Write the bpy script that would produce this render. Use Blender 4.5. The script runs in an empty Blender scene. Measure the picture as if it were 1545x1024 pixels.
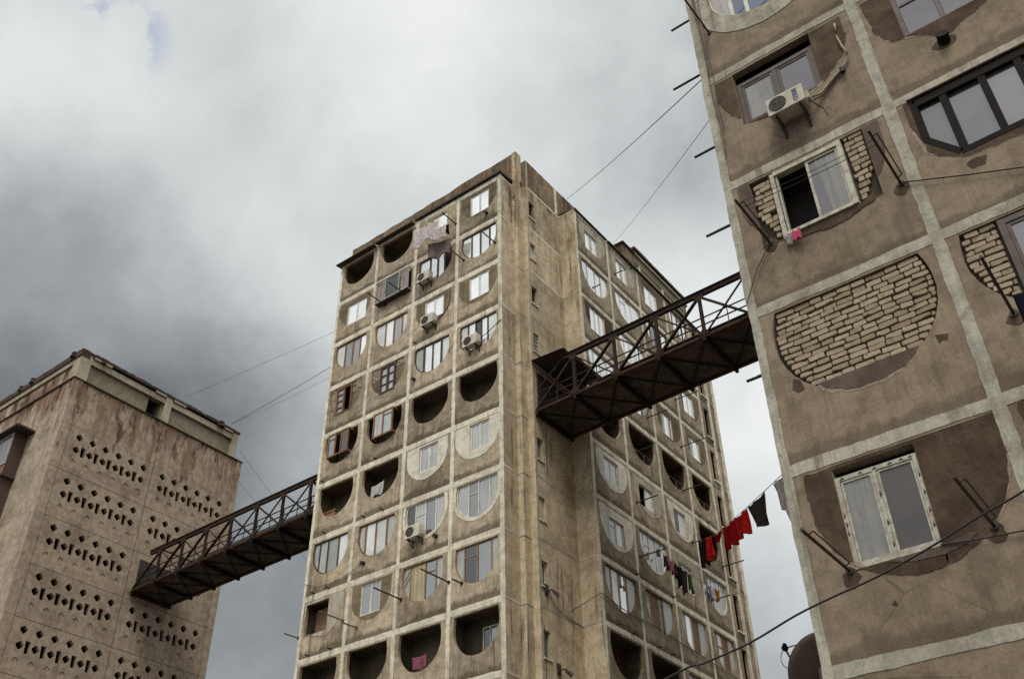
import bpy, bmesh, math, random
from mathutils import Vector, Matrix
from mathutils.geometry import tessellate_polygon
random.seed(7)
S = bpy.context.scene
COL = S.collection
V = Vector
ZUP = V((0, 0, 1))

# ---------------------------------------------------------------- materials
def new_mat(name):
    m = bpy.data.materials.new(name); m.use_nodes = True
    nt = m.node_tree; nt.nodes.clear()
    out = nt.nodes.new('ShaderNodeOutputMaterial')
    return m, nt, out
def N(nt, t, **kw):
    n = nt.nodes.new(t)
    for k, v in kw.items():
        if k in n.inputs: n.inputs[k].default_value = v
        else: setattr(n, k, v)
    return n
def L(nt, a, b): nt.links.new(a, b)
def rgba(c): return (c[0], c[1], c[2], 1)
def noise(nt, co, scale, detail=5, rough=.55, mapscale=None, dist=0.0, off=(0, 0, 0)):
    if mapscale or off != (0, 0, 0):
        mp = N(nt, 'ShaderNodeMapping'); mp.inputs['Scale'].default_value = mapscale or (1, 1, 1)
        mp.inputs['Location'].default_value = off
        L(nt, co, mp.inputs['Vector']); co = mp.outputs['Vector']
    n = N(nt, 'ShaderNodeTexNoise', Scale=scale, Detail=detail, Roughness=rough, Distortion=dist)
    L(nt, co, n.inputs['Vector']); return n.outputs['Fac']
def ramp(nt, fac, a, b):
    r = N(nt, 'ShaderNodeMapRange'); r.interpolation_type = 'SMOOTHSTEP'
    r.inputs['From Min'].default_value = a; r.inputs['From Max'].default_value = b
    L(nt, fac, r.inputs['Value']); return r.outputs['Result']
def mulv(nt, a, k):
    m = N(nt, 'ShaderNodeMath', operation='MULTIPLY'); L(nt, a, m.inputs[0])
    if isinstance(k, (int, float)): m.inputs[1].default_value = k
    else: L(nt, k, m.inputs[1])
    return m.outputs[0]
def mix(nt, fac, a, b, blend='MIX'):
    m = N(nt, 'ShaderNodeMix', data_type='RGBA', blend_type=blend)
    if isinstance(fac, (int, float)): m.inputs[0].default_value = fac
    else: L(nt, fac, m.inputs[0])
    for i, c in ((6, a), (7, b)):
        if isinstance(c, tuple): m.inputs[i].default_value = rgba(c)
        else: L(nt, c, m.inputs[i])
    return m.outputs[2]

def concrete(name, base, dark, light=None, streak=None, streak_amt=.5, blotch=(.42, .68), blotch_scale=.55,
             fine=.16, rand=.22, bump=.25, rough=.92, rust=None, rust_z=None, cracks=0.0, streak_lim=(.53, .74), ledge=None, ledge_amt=.8, ledge_h=.55, finestreak=.13):
    m, nt, out = new_mat(name)
    co = N(nt, 'ShaderNodeTexCoord').outputs['Object']
    oi = N(nt, 'ShaderNodeObjectInfo')
    n1 = noise(nt, co, blotch_scale, 7, .62, dist=.4)
    n2 = noise(nt, co, 3.1, 6, .65)
    n3 = noise(nt, co, 24, 4, .7); n4 = noise(nt, co, 95, 3, .8)
    c = mix(nt, ramp(nt, n1, *blotch), base, dark)
    if light: c = mix(nt, mulv(nt, ramp(nt, n2, .52, .75), .6), c, light)
    dk = tuple(x * .55 for x in dark)
    c = mix(nt, mulv(nt, ramp(nt, n2, .56, .38), .0 + .38), c, dk)
    if streak:
        ns = noise(nt, co, 1.0, 6, .7, mapscale=(4.2, 4.2, .28))
        nb = noise(nt, co, .33, 3, .5, off=(7, 3, 1))
        f = mulv(nt, mulv(nt, ramp(nt, ns, *streak_lim), ramp(nt, nb, .38, .62)), streak_amt)
        c = mix(nt, f, c, streak)
    if rust:
        sp = N(nt, 'ShaderNodeSeparateXYZ'); L(nt, co, sp.inputs[0])
        zf = N(nt, 'ShaderNodeMapRange'); zf.inputs['From Min'].default_value = rust_z[0]; zf.inputs['From Max'].default_value = rust_z[1]
        L(nt, sp.outputs['Z'], zf.inputs['Value'])
        nr = noise(nt, co, 1.0, 7, .72, mapscale=(1.9, 1.9, .45), off=(2, 5, 0))
        ad = N(nt, 'ShaderNodeMath', operation='MULTIPLY_ADD'); L(nt, zf.outputs[0], ad.inputs[0]); ad.inputs[1].default_value = .22
        L(nt, nr, ad.inputs[2])
        f = ramp(nt, ad.outputs[0], .57, .76)
        c = mix(nt, mulv(nt, f, .72), c, rust)
        nr2 = noise(nt, co, 1.0, 7, .75, mapscale=(1.3, 1.3, .4), off=(11, 5, 3))
        ad2 = N(nt, 'ShaderNodeMath', operation='MULTIPLY_ADD'); L(nt, zf.outputs[0], ad2.inputs[0]); ad2.inputs[1].default_value = .16
        L(nt, nr2, ad2.inputs[2])
        c = mix(nt, mulv(nt, ramp(nt, ad2.outputs[0], .645, .74), .85), c, tuple(x * .3 for x in rust))
    if cracks:
        vo = N(nt, 'ShaderNodeTexVoronoi', feature='DISTANCE_TO_EDGE', Scale=.8)
        wv = mix(nt, .25, co, N(nt, 'ShaderNodeTexNoise', Scale=2.0).outputs['Color'], 'ADD')
        L(nt, wv, vo.inputs['Vector'])
        f = mulv(nt, ramp(nt, vo.outputs['Distance'], .012, .003), ramp(nt, n1, .45, .6))
        c = mix(nt, mulv(nt, f, cracks), c, tuple(x * .35 for x in dark))
    if ledge is not None:      # dirt gathered on the ledges above the bands
        sp2 = N(nt, 'ShaderNodeSeparateXYZ'); L(nt, co, sp2.inputs[0])
        fm = N(nt, 'ShaderNodeMath', operation='FLOORED_MODULO'); o1 = N(nt, 'ShaderNodeMath', operation='SUBTRACT'); L(nt, sp2.outputs['Z'], o1.inputs[0]); o1.inputs[1].default_value = ledge
        L(nt, o1.outputs[0], fm.inputs[0]); fm.inputs[1].default_value = 2.8
        nl = noise(nt, co, 1.7, 7, .7, off=(9, 4, 2), mapscale=(1, 1, .6))
        su = N(nt, 'ShaderNodeMath', operation='MULTIPLY_ADD'); L(nt, ramp(nt, fm.outputs[0], ledge_h, .0), su.inputs[0]); su.inputs[1].default_value = .34; L(nt, nl, su.inputs[2])
        lv = N(nt, 'ShaderNodeMath', operation='MULTIPLY_ADD'); L(nt, noise(nt, co, .21, 2, .5, off=(4, 8, 1)), lv.inputs[0]); lv.inputs[1].default_value = .42; L(nt, su.outputs[0], lv.inputs[2])
        su = N(nt, 'ShaderNodeMath', operation='SUBTRACT'); L(nt, lv.outputs[0], su.inputs[0]); su.inputs[1].default_value = .21
        c = mix(nt, mulv(nt, ramp(nt, su.outputs[0], .58, .76), ledge_amt), c, tuple(x * .42 for x in dark))
    nf = noise(nt, co, 1.0, 5, .7, mapscale=(13, 13, .45), off=(5, 9, 2))
    af = N(nt, 'ShaderNodeMapRange'); L(nt, nf, af.inputs['Value']); af.inputs['From Min'].default_value = .3; af.inputs['From Max'].default_value = .7; af.inputs['To Min'].default_value = 1 - finestreak; af.inputs['To Max'].default_value = 1 + finestreak * .7
    # fine grain and per-object tone
    hs = N(nt, 'ShaderNodeHueSaturation'); L(nt, c, hs.inputs['Color'])
    a = N(nt, 'ShaderNodeMapRange'); L(nt, n3, a.inputs['Value'])
    a.inputs['From Min'].default_value = .3; a.inputs['From Max'].default_value = .7
    a.inputs['To Min'].default_value = 1 - fine; a.inputs['To Max'].default_value = 1 + fine
    b = N(nt, 'ShaderNodeMapRange'); L(nt, oi.outputs['Random'], b.inputs['Value'])
    b.inputs['To Min'].default_value = 1 - rand; b.inputs['To Max'].default_value = 1 + rand * .6
    a4 = N(nt, 'ShaderNodeMapRange'); L(nt, n4, a4.inputs['Value']); a4.inputs['From Min'].default_value = .3; a4.inputs['From Max'].default_value = .7
    a4.inputs['To Min'].default_value = .86; a4.inputs['To Max'].default_value = 1.14
    L(nt, mulv(nt, mulv(nt, mulv(nt, a.outputs[0], a4.outputs[0]), af.outputs[0]), b.outputs[0]), hs.inputs['Value'])
    p = N(nt, 'ShaderNodeBsdfPrincipled', Roughness=rough)
    p.inputs['Specular IOR Level'].default_value = .2
    L(nt, hs.outputs[0], p.inputs['Base Color'])
    if bump:
        bp = N(nt, 'ShaderNodeBump', Strength=bump, Distance=.02)
        s = N(nt, 'ShaderNodeMath', operation='ADD'); L(nt, n2, s.inputs[0]); L(nt, mulv(nt, n3, .4), s.inputs[1])
        L(nt, s.outputs[0], bp.inputs['Height']); L(nt, bp.outputs[0], p.inputs['Normal'])
    L(nt, p.outputs[0], out.inputs[0])
    return m

def simple(name, base, rough=.6, var=.2, metallic=0, scale=6, dark=None, rand=.12, spec=.4, bump=0.0):
    m, nt, out = new_mat(name)
    co = N(nt, 'ShaderNodeTexCoord').outputs['Object']
    n1 = noise(nt, co, scale, 6, .65)
    dk = dark or tuple(x * (1 - var) for x in base)
    c = mix(nt, ramp(nt, n1, .4, .65), base, dk)
    oi = N(nt, 'ShaderNodeObjectInfo')
    b = N(nt, 'ShaderNodeMapRange'); L(nt, oi.outputs['Random'], b.inputs['Value'])
    b.inputs['To Min'].default_value = 1 - rand; b.inputs['To Max'].default_value = 1 + rand
    hs = N(nt, 'ShaderNodeHueSaturation'); L(nt, c, hs.inputs['Color']); L(nt, b.outputs[0], hs.inputs['Value'])
    p = N(nt, 'ShaderNodeBsdfPrincipled', Roughness=rough, Metallic=metallic)
    p.inputs['Specular IOR Level'].default_value = spec
    L(nt, hs.outputs[0], p.inputs['Base Color'])
    if bump:
        bp = N(nt, 'ShaderNodeBump', Strength=bump, Distance=.01); L(nt, n1, bp.inputs['Height']); L(nt, bp.outputs[0], p.inputs['Normal'])
    L(nt, p.outputs[0], out.inputs[0])
    return m

def glass(name, behind, gloss, tint=(.95, .97, 1), fold_shade=0.0, rough=.02):
    """a pane with whatever hangs right behind it (curtain, dark room) seen through it, plus its mirror sheen"""
    m, nt, out = new_mat(name)
    co = N(nt, 'ShaderNodeTexCoord').outputs['Object']
    n1 = noise(nt, co, 1.6, 4, .6)
    c = mix(nt, ramp(nt, n1, .35, .7), behind, tuple(x * .72 for x in behind))
    if fold_shade:
        sp = N(nt, 'ShaderNodeSeparateXYZ'); L(nt, co, sp.inputs[0])
        ad = N(nt, 'ShaderNodeMath', operation='ADD'); L(nt, sp.outputs[0], ad.inputs[0]); L(nt, sp.outputs[1], ad.inputs[1])
        cm = N(nt, 'ShaderNodeCombineXYZ'); L(nt, ad.outputs[0], cm.inputs[0]); L(nt, mulv(nt, sp.outputs[2], .04), cm.inputs[2])
        nf = noise(nt, cm.outputs[0], 9, 3, .6)
        c = mix(nt, mulv(nt, ramp(nt, nf, .42, .62), fold_shade), c, tuple(x * .35 for x in behind))  # shade in the curtain folds painted as dark upright stripes
    d = N(nt, 'ShaderNodeBsdfDiffuse'); L(nt, c, d.inputs['Color'])
    g = N(nt, 'ShaderNodeBsdfGlossy', Roughness=rough); g.inputs['Color'].default_value = rgba(tint)
    gi = N(nt, 'ShaderNodeNewGeometry'); wn = N(nt, 'ShaderNodeTexWhiteNoise', noise_dimensions='1D'); L(nt, gi.outputs['Random Per Island'], wn.inputs['W'])
    vs = N(nt, 'ShaderNodeVectorMath', operation='SUBTRACT'); L(nt, wn.outputs['Color'], vs.inputs[0]); vs.inputs[1].default_value = (.5, .5, .5)
    vk = N(nt, 'ShaderNodeVectorMath', operation='SCALE'); L(nt, vs.outputs[0], vk.inputs[0]); vk.inputs['Scale'].default_value = .14
    bp = N(nt, 'ShaderNodeBump', Strength=.10, Distance=.02); L(nt, noise(nt, co, 1.3, 2, .4, off=(3, 1, 2)), bp.inputs['Height'])
    va = N(nt, 'ShaderNodeVectorMath', operation='ADD'); L(nt, bp.outputs[0], va.inputs[0]); L(nt, vk.outputs[0], va.inputs[1])
    vn = N(nt, 'ShaderNodeVectorMath', operation='NORMALIZE'); L(nt, va.outputs[0], vn.inputs[0]); L(nt, vn.outputs[0], g.inputs['Normal'])
    iv = N(nt, 'ShaderNodeMapRange'); L(nt, wn.outputs['Value'], iv.inputs['Value']); iv.inputs['To Min'].default_value = .72; iv.inputs['To Max'].default_value = 1.1
    hv = N(nt, 'ShaderNodeHueSaturation'); L(nt, c, hv.inputs['Color']); L(nt, iv.outputs[0], hv.inputs['Value']); L(nt, hv.outputs[0], d.inputs['Color'])
    ms = N(nt, 'ShaderNodeMixShader', Fac=gloss); L(nt, d.outputs[0], ms.inputs[1]); L(nt, g.outputs[0], ms.inputs[2])
    L(nt, ms.outputs[0], out.inputs[0])
    return m

M = {}
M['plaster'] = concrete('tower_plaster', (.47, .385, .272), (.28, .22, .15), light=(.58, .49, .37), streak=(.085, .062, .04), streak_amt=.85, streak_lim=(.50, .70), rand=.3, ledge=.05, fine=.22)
M['side_concrete'] = concrete('side_concrete', (.58, .475, .33), (.41, .325, .215), light=(.64, .545, .40), streak=(.14, .105, .07), streak_amt=.95, streak_lim=(.48, .66), rand=.16, fine=.16,
                              rust=(.18, .11, .062), rust_z=(33, 42))
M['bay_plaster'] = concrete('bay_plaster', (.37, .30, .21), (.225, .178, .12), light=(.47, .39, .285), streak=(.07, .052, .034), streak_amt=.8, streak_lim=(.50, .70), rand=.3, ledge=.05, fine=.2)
M['parapet'] = concrete('parapet_concrete', (.28, .205, .13), (.17, .12, .073), light=(.34, .26, .17), streak=(.06, .043, .03), streak_amt=1.0, streak_lim=(.42, .58), rand=.1, rust=(.15, .085, .05), rust_z=(37.5, 43.0))
M['trim'] = concrete('trim_paint', (.75, .70, .56), (.56, .51, .39), light=(.80, .76, .63), streak=(.25, .20, .14), streak_amt=.8, streak_lim=(.52, .70), blotch_scale=1.9, rand=.12, fine=.16)
M['brown'] = concrete('brown_plaster', (.25, .193, .135), (.178, .134, .092), light=(.30, .238, .172), streak=(.085, .065, .046), streak_amt=.6, rand=.10, fine=.15, cracks=.6, ledge=.30, ledge_amt=.55, ledge_h=.32)
M['grey_trim'] = concrete('grey_trim_paint', (.40, .375, .305), (.29, .268, .21), light=(.46, .435, .36), streak=(.17, .14, .10), streak_amt=.8, streak_lim=(.50, .66), blotch_scale=2.3, rand=.07, fine=.17, cracks=.5)
M['patch'] = concrete('dark_cement_patch', (.205, .16, .103), (.135, .103, .065), streak=(.08, .062, .045), rand=.25, fine=.2, blotch_scale=1.2)
M['patch_brown'] = concrete('brown_cement_patch', (.092, .062, .041), (.056, .037, .024), light=(.13, .093, .064), rand=.1, fine=.16, blotch_scale=1.2, bump=.5)
M['patch_grey'] = concrete('grey_cement_patch', (.125, .092, .072), (.085, .063, .049), rand=.1, fine=.2, blotch_scale=1.6, bump=.5)
M['white_plaster'] = concrete('white_plaster', (.74, .70, .585), (.62, .575, .465), light=(.78, .745, .64), streak=(.33, .28, .21), streak_amt=.5, blotch_scale=1.3, rand=.08, fine=.06, finestreak=.05)
M['beige_plaster'] = concrete('beige_plaster', (.45, .41, .32), (.33, .29, .22), streak=(.2, .17, .13), streak_amt=.7, blotch_scale=1.3, rand=.14, fine=.1)
M['lift'] = concrete('lift_tower_concrete', (.41, .322, .24), (.285, .215, .16), light=(.49, .40, .31), streak=(.12, .075, .056), streak_amt=.6, rand=.06, fine=.14, rust=(.17, .088, .052), rust_z=(29.5, 35.8), blotch_scale=.7)
M['lift_left'] = concrete('lift_tower_left_concrete', (.43, .36, .265), (.31, .25, .18), light=(.49, .43, .33), streak=(.2, .12, .08), streak_amt=.5, rand=.05, fine=.12, rust=(.15, .065, .035), rust_z=(31, 35.5), blotch_scale=.7)
M['attic_wall'] = concrete('attic_wall', (.25, .215, .15), (.20, .17, .12), rand=.08, fine=.1)
M['attic_beam'] = concrete('attic_beam', (.42, .365, .265), (.30, .255, .18), streak=(.14, .09, .06), streak_amt=.6, rand=.08)
M['roof_edge'] = concrete('roof_edge', (.085, .055, .04), (.05, .033, .025), rand=.2, fine=.3)
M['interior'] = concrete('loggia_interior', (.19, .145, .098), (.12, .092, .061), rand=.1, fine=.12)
M['dark_room'] = simple('dark_room', (.03, .025, .02), .9)  # near-black base puts the darkness of unlit interiors into the colour
M['canopy'] = simple('rusty_canopy', (.07, .048, .036), .8, dark=(.035, .026, .022), bump=.2)
M['steel'] = simple('rusty_steel', (.042, .026, .018), .85, dark=(.02, .013, .01), spec=.15, scale=3, bump=.2, rand=.2)
M['steel_edge'] = simple('rusty_edge', (.13, .062, .032), .85, dark=(.045, .025, .016), spec=.15, scale=3)
M['deck'] = simple('bridge_deck', (.125, .092, .063), .9, dark=(.055, .04, .027), scale=1.2, rand=.1)
M['sheet'] = simple('dark_sheet_metal', (.045, .033, .027), .6, dark=(.028, .021, .018), scale=2)
M['wood'] = simple('brown_wood', (.26, .13, .06), .75, dark=(.12, .06, .028), scale=9)
M['wood_dark'] = simple('dark_wood', (.075, .045, .031), .7, dark=(.045, .027, .02), scale=9)
M['wood_tan'] = simple('tan_wood', (.34, .21, .11), .75, dark=(.18, .115, .065), scale=9)
M['white_frame'] = simple('white_frame', (.70, .68, .61), .5, dark=(.52, .49, .42), scale=4)
M['grey_frame'] = simple('grey_white_frame', (.40, .38, .34), .5, dark=(.28, .265, .235), scale=7)
M['black_frame'] = simple('dark_frame', (.012, .009, .007), .75, spec=.1)
M['old_white'] = simple('old_white_frame', (.42, .39, .32), .6, dark=(.27, .24, .19), scale=8)
M['brown_frame'] = simple('mauve_brown_frame', (.085, .055, .045), .55, dark=(.05, .033, .027))
M['ac_white'] = simple('ac_casing', (.62, .585, .49), .5, dark=(.45, .415, .34), scale=3)
M['ac_white2'] = simple('ac_casing_cream', (.44, .40, .315), .5, dark=(.33, .295, .225), scale=6)
M['ac_dark'] = simple('ac_grille', (.05, .043, .037), .6)
M['pole'] = simple('dark_pole', (.04, .027, .02), .6, dark=(.022, .016, .013))
M['pole_grey'] = simple('grey_pole', (.17, .14, .11), .7)
M['wire'] = simple('wire', (.018, .015, .014), .6)
M['dish'] = simple('dish_back', (.085, .06, .042), .6, dark=(.06, .042, .03), scale=2)
M['brick'] = None
M['blue_logo'] = simple('blue_lettering', (.03, .055, .15), .5)
M['black_mark'] = simple('black_print', (.012, .012, .012), .6)
M['hose'] = simple('hose_wrap', (.30, .25, .18), .7, dark=(.2, .16, .11), scale=20)
M['ground'] = concrete('ground_asphalt', (.11, .10, .09), (.07, .065, .06), rand=0, fine=.2)
M['g_bright'] = glass('pane_curtain_sky_white', (.84, .83, .79), .46)  # white curtain base, raised to paint in the bright sky reflection too
M['g_white'] = glass('pane_white_sheet', (.66, .66, .61), .18, rough=.12)
M['g_grey'] = glass('pane_net_curtain', (.36, .34, .30), .22, fold_shade=.55)
M['g_green'] = glass('pane_frosted', (.42, .43, .38), .10, rough=.2, fold_shade=.2)
M['g_dark'] = glass('pane_dark_room', (.03, .025, .02), .10)
M['g_mid'] = glass('pane_half_dark', (.10, .09, .08), .22)
M['g_yellow'] = glass('pane_yellow_curtain', (.50, .37, .17), .08, fold_shade=.6)
M['g_ply'] = glass('plywood_infill', (.26, .15, .075), .02, rough=.4)
M['g_lil'] = glass('pane_mauve_sky', (.075, .064, .064), .13, tint=(.88, .85, .90))
M['g_lil2'] = glass('pane_mauve_bright', (.10, .088, .086), .155, tint=(.90, .87, .90))
M['g_lace'] = glass('pane_lace', (.24, .225, .205), .07, fold_shade=.35)
M['g_fly'] = glass('pane_flyscreen', (.065, .052, .046), .07, rough=.3)
M['g_blue'] = glass('pane_blue_curtain', (.06, .075, .16), .14, fold_shade=.85)
M['g_pink'] = glass('pane_pink_curtain', (.55, .42, .36), .15, fold_shade=.5)

def brick_mat(name, cols):
    m, nt, out = new_mat(name)
    co = N(nt, 'ShaderNodeTexCoord').outputs['Object']
    gi = N(nt, 'ShaderNodeNewGeometry')
    c = mix(nt, gi.outputs['Random Per Island'], cols[0], cols[1])
    n = noise(nt, co, 34, 6, .75); n2 = noise(nt, co, 9, 4, .6)
    c = mix(nt, mulv(nt, ramp(nt, n, .5, .72), .75), c, cols[2])
    c = mix(nt, mulv(nt, ramp(nt, n2, .52, .7), .5), c, cols[2])
    p = N(nt, 'ShaderNodeBsdfPrincipled', Roughness=.95); p.inputs['Specular IOR Level'].default_value = .1
    L(nt, c, p.inputs['Base Color'])
    bp = N(nt, 'ShaderNodeBump', Strength=.8, Distance=.012); L(nt, n, bp.inputs['Height']); L(nt, bp.outputs[0], p.inputs['Normal'])
    L(nt, p.outputs[0], out.inputs[0]); return m
M['brick'] = brick_mat('tuff_brick', ((.42, .345, .25), (.28, .22, .15), (.145, .108, .072)))
M['mortar'] = simple('old_mortar', (.048, .035, .024), .95, dark=(.02, .014, .01), scale=20, bump=.6)

def cloth(name, c, mottle=.35):
    m, nt, out = new_mat(name)
    co = N(nt, 'ShaderNodeTexCoord').outputs['Object']
    n = noise(nt, co, 7, 4, .6)
    cc = mix(nt, ramp(nt, n, .4, .65), c, tuple(x * (1 - mottle) for x in c))  # noise mottling darkens the cloth colour in blotches
    d = N(nt, 'ShaderNodeBsdfDiffuse'); L(nt, cc, d.inputs[0])
    t = N(nt, 'ShaderNodeBsdfTranslucent'); L(nt, cc, t.inputs[0])
    ms = N(nt, 'ShaderNodeMixShader', Fac=.3); L(nt, d.outputs[0], ms.inputs[1]); L(nt, t.outputs[0], ms.inputs[2])
    L(nt, ms.outputs[0], out.inputs[0]); return m
CL = {k: cloth('cloth_' + k, c) for k, c in dict(red=(.46, .018, .018), black=(.018, .015, .015), charcoal=(.05, .04, .038), grey_white=(.42, .38, .35),
      white=(.62, .6, .57), lilac=(.70, .63, .61), mauve=(.26, .20, .185), pink=(.55, .10, .18), rose=(.36, .13, .18), green=(.05, .075, .03), blue=(.12, .15, .24), orange=(.42, .14, .03), navy=(.02, .02, .03)).items()}

# ---------------------------------------------------------------- mesh helpers
def top_of(o):
    while o.parent: o = o.parent
    return o
class MB:
    def __init__(s): s.v = []; s.f = []; s.m = []
    def add(s, pts, faces, mi=0):
        b = len(s.v); s.v += [V(p) for p in pts]
        for f in faces: s.f.append([i + b for i in f]); s.m.append(mi)
        return b
    def hexa(s, p, mi=0):
        s.add(p, [(0, 3, 2, 1), (4, 5, 6, 7), (0, 1, 5, 4), (1, 2, 6, 5), (2, 3, 7, 6), (3, 0, 4, 7)], mi)
    def box(s, a, b, mi=0):
        (x0, y0, z0), (x1, y1, z1) = a, b
        s.hexa([(x0, y0, z0), (x1, y0, z0), (x1, y1, z0), (x0, y1, z0), (x0, y0, z1), (x1, y0, z1), (x1, y1, z1), (x0, y1, z1)], mi)
    def fbox(s, F, u0, u1, h0, h1, d0, d1, mi=0):
        P = F.p
        s.hexa([P(u0, h0, d0), P(u1, h0, d0), P(u1, h0, d1), P(u0, h0, d1), P(u0, h1, d0), P(u1, h1, d0), P(u1, h1, d1), P(u0, h1, d1)], mi)
    def tube(s, pts, r, n=7, mi=0, cap=True):
        pts = [V(p) for p in pts]; rings = []
        for i, p in enumerate(pts):
            t = (pts[min(i + 1, len(pts) - 1)] - pts[max(i - 1, 0)]).normalized()
            a = t.cross(ZUP)
            if a.length < .05: a = t.cross(V((1, 0, 0)))
            a.normalize(); b = t.cross(a)
            rr = r[i] if isinstance(r, (list, tuple)) else r
            rings.append([p + (a * math.cos(2 * math.pi * k / n) + b * math.sin(2 * math.pi * k / n)) * rr for k in range(n)])
        fs = []
        for i in range(len(rings) - 1):
            for k in range(n):
                fs.append((i * n + k, i * n + (k + 1) % n, (i + 1) * n + (k + 1) % n, (i + 1) * n + k))
        if cap: fs.append(tuple(range(n - 1, -1, -1))); fs.append(tuple((len(rings) - 1) * n + k for k in range(n)))
        s.add([p for r_ in rings for p in r_], fs, mi)
    def bar(s, p0, p1, w, h, up=ZUP, mi=0):
        p0, p1 = V(p0), V(p1); t = (p1 - p0).normalized(); a = t.cross(V(up))
        if a.length < .05: a = t.cross(V((0, 1, 0)))
        a.normalize(); b = a.cross(t).normalized(); a = a * w / 2; b = b * h / 2
        s.hexa([p0 - a - b, p0 + a - b, p0 + a + b, p0 - a + b, p1 - a - b, p1 + a - b, p1 + a + b, p1 - a + b], mi)
    def prism(s, F, poly, d0, d1, mi=0, back=True):
        n = len(poly)
        tris = tessellate_polygon([[V((u, h, 0)) for u, h in poly]])
        pts = [F.p(u, h, d1) for u, h in poly] + [F.p(u, h, d0) for u, h in poly]
        fs = [tuple(t) for t in tris]
        if back: fs += [tuple(i + n for i in reversed(t)) for t in tris]
        fs += [(i, i + n, (i + 1) % n + n, (i + 1) % n) for i in range(n)]
        s.add(pts, fs, mi)
    def sheet(s, F, outer, holes, d, thick, mi=0, back=True, rim=False, hole_rev=True):
        """flat panel with holes: front face at d, reveals of the holes down to d-thick, back face"""
        loops = [outer] + holes
        flat = [q for l in loops for q in l]
        tris = tessellate_polygon([[V((u, h, 0)) for u, h in l] for l in loops])
        n = len(flat)
        pts = [F.p(u, h, d) for u, h in flat] + [F.p(u, h, d - thick) for u, h in flat]
        fs = [tuple(t) for t in tris]
        if back: fs += [tuple(i + n for i in reversed(t)) for t in tris]
        st = 0
        for li, l in enumerate(loops):
            k = len(l)
            if (li == 0 and rim) or (li > 0 and hole_rev):
                fs += [(st + i, st + (i + 1) % k, st + (i + 1) % k + n, st + i + n) for i in range(k)]
            st += k
        s.add(pts, fs, mi)
    def build(s, name, mats, parent=None, smooth=False, loc=None):
        off = top_of(parent).location if parent else V(loc or (0, 0, 0))
        me = bpy.data.meshes.new(name)
        me.from_pydata([v - off for v in s.v], [], s.f)
        if not isinstance(mats, (list, tuple)): mats = [mats]
        for m in mats: me.materials.append(m)
        if len(mats) > 1: me.polygons.foreach_set('material_index', s.m)
        bm = bmesh.new(); bm.from_mesh(me); bmesh.ops.recalc_face_normals(bm, faces=bm.faces); bm.to_mesh(me); bm.free()
        if smooth: me.polygons.foreach_set('use_smooth', [True] * len(me.polygons))
        me.update()
        o = bpy.data.objects.new(name, me); COL.objects.link(o)
        if parent: o.parent = parent
        else: o.location = off
        return o
class Frame:
    def __init__(s, o, U, Nn): s.o, s.U, s.N = V(o), V(U), V(Nn)
    def p(s, u, h, d): return s.o + s.U * u + ZUP * h + s.N * d
    def sub(s, u, h, d=0): return Frame(s.p(u, h, d), s.U, s.N)
def tag(o, label=None, cat=None, group=None, kind=None):
    for k, v in (('label', label), ('category', cat), ('group', group), ('kind', kind)):
        if v: o[k] = v
    return o
def empty(name, loc, label, cat, group=None):
    o = bpy.data.objects.new(name, None); COL.objects.link(o); o.location = loc; o.empty_display_size = .3
    return tag(o, label, cat, group)
def copy_tree(o, parent=None):
    c = o.copy(); COL.objects.link(c); c.parent = parent
    for ch in list(o.children): copy_tree(ch, c)
    return c

# U shaped opening: flat top, short straight sides, half-round bottom
class UShape:
    def __init__(s, ul, ur, top, depth, ins=.05):
        s.ins = ins; s.ul, s.ur, s.top, s.depth = ul, ur, top, depth
        s.c = (ul + ur) / 2; s.r = (ur - ul) / 2; s.yc = top - (depth - min(s.r, depth * .72)); s.rv = s.yc - (top - depth)
    def bot(s, u):
        t = max(0., 1 - ((u - s.c) / s.r) ** 2); return s.yc - s.rv * math.sqrt(t)
    def poly(s, n=22, grow=0, jit=0, top=True):
        pts = []; H = s.top - s.yc
        for t in (1., .75, .5, .25): pts.append((s.ul - grow + s.ins * t * t, s.yc + H * t + (grow if top and t == 1 else 0)))
        for i in range(n + 1):
            a = math.pi + math.pi * i / n
            j = random.uniform(-jit, jit)
            pts.append((s.c + (s.r + grow + j) * math.cos(a), s.yc + (s.rv + grow + j) * math.sin(a)))
        for t in (.25, .5, .75, 1.): pts.append((s.ur + grow - s.ins * t * t, s.yc + H * t + (grow if top and t == 1 else 0)))
        return pts
    def clip(s, a, b, h0=None, h1=None, inset=0.0, n=9):
        a = max(a, s.ul + inset + 1e-3); b = min(b, s.ur - inset - 1e-3)
        t = s.top - inset if h1 is None else h1
        bt = []
        for i in range(n + 1):
            u = a + (b - a) * i / n; h = min(s.bot(u) + inset, t - .02)
            if h0 is not None: h = max(h, min(h0, t - .02))
            bt.append((u, h))
        return [(a, t)] + bt + [(b, t)]

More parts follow.
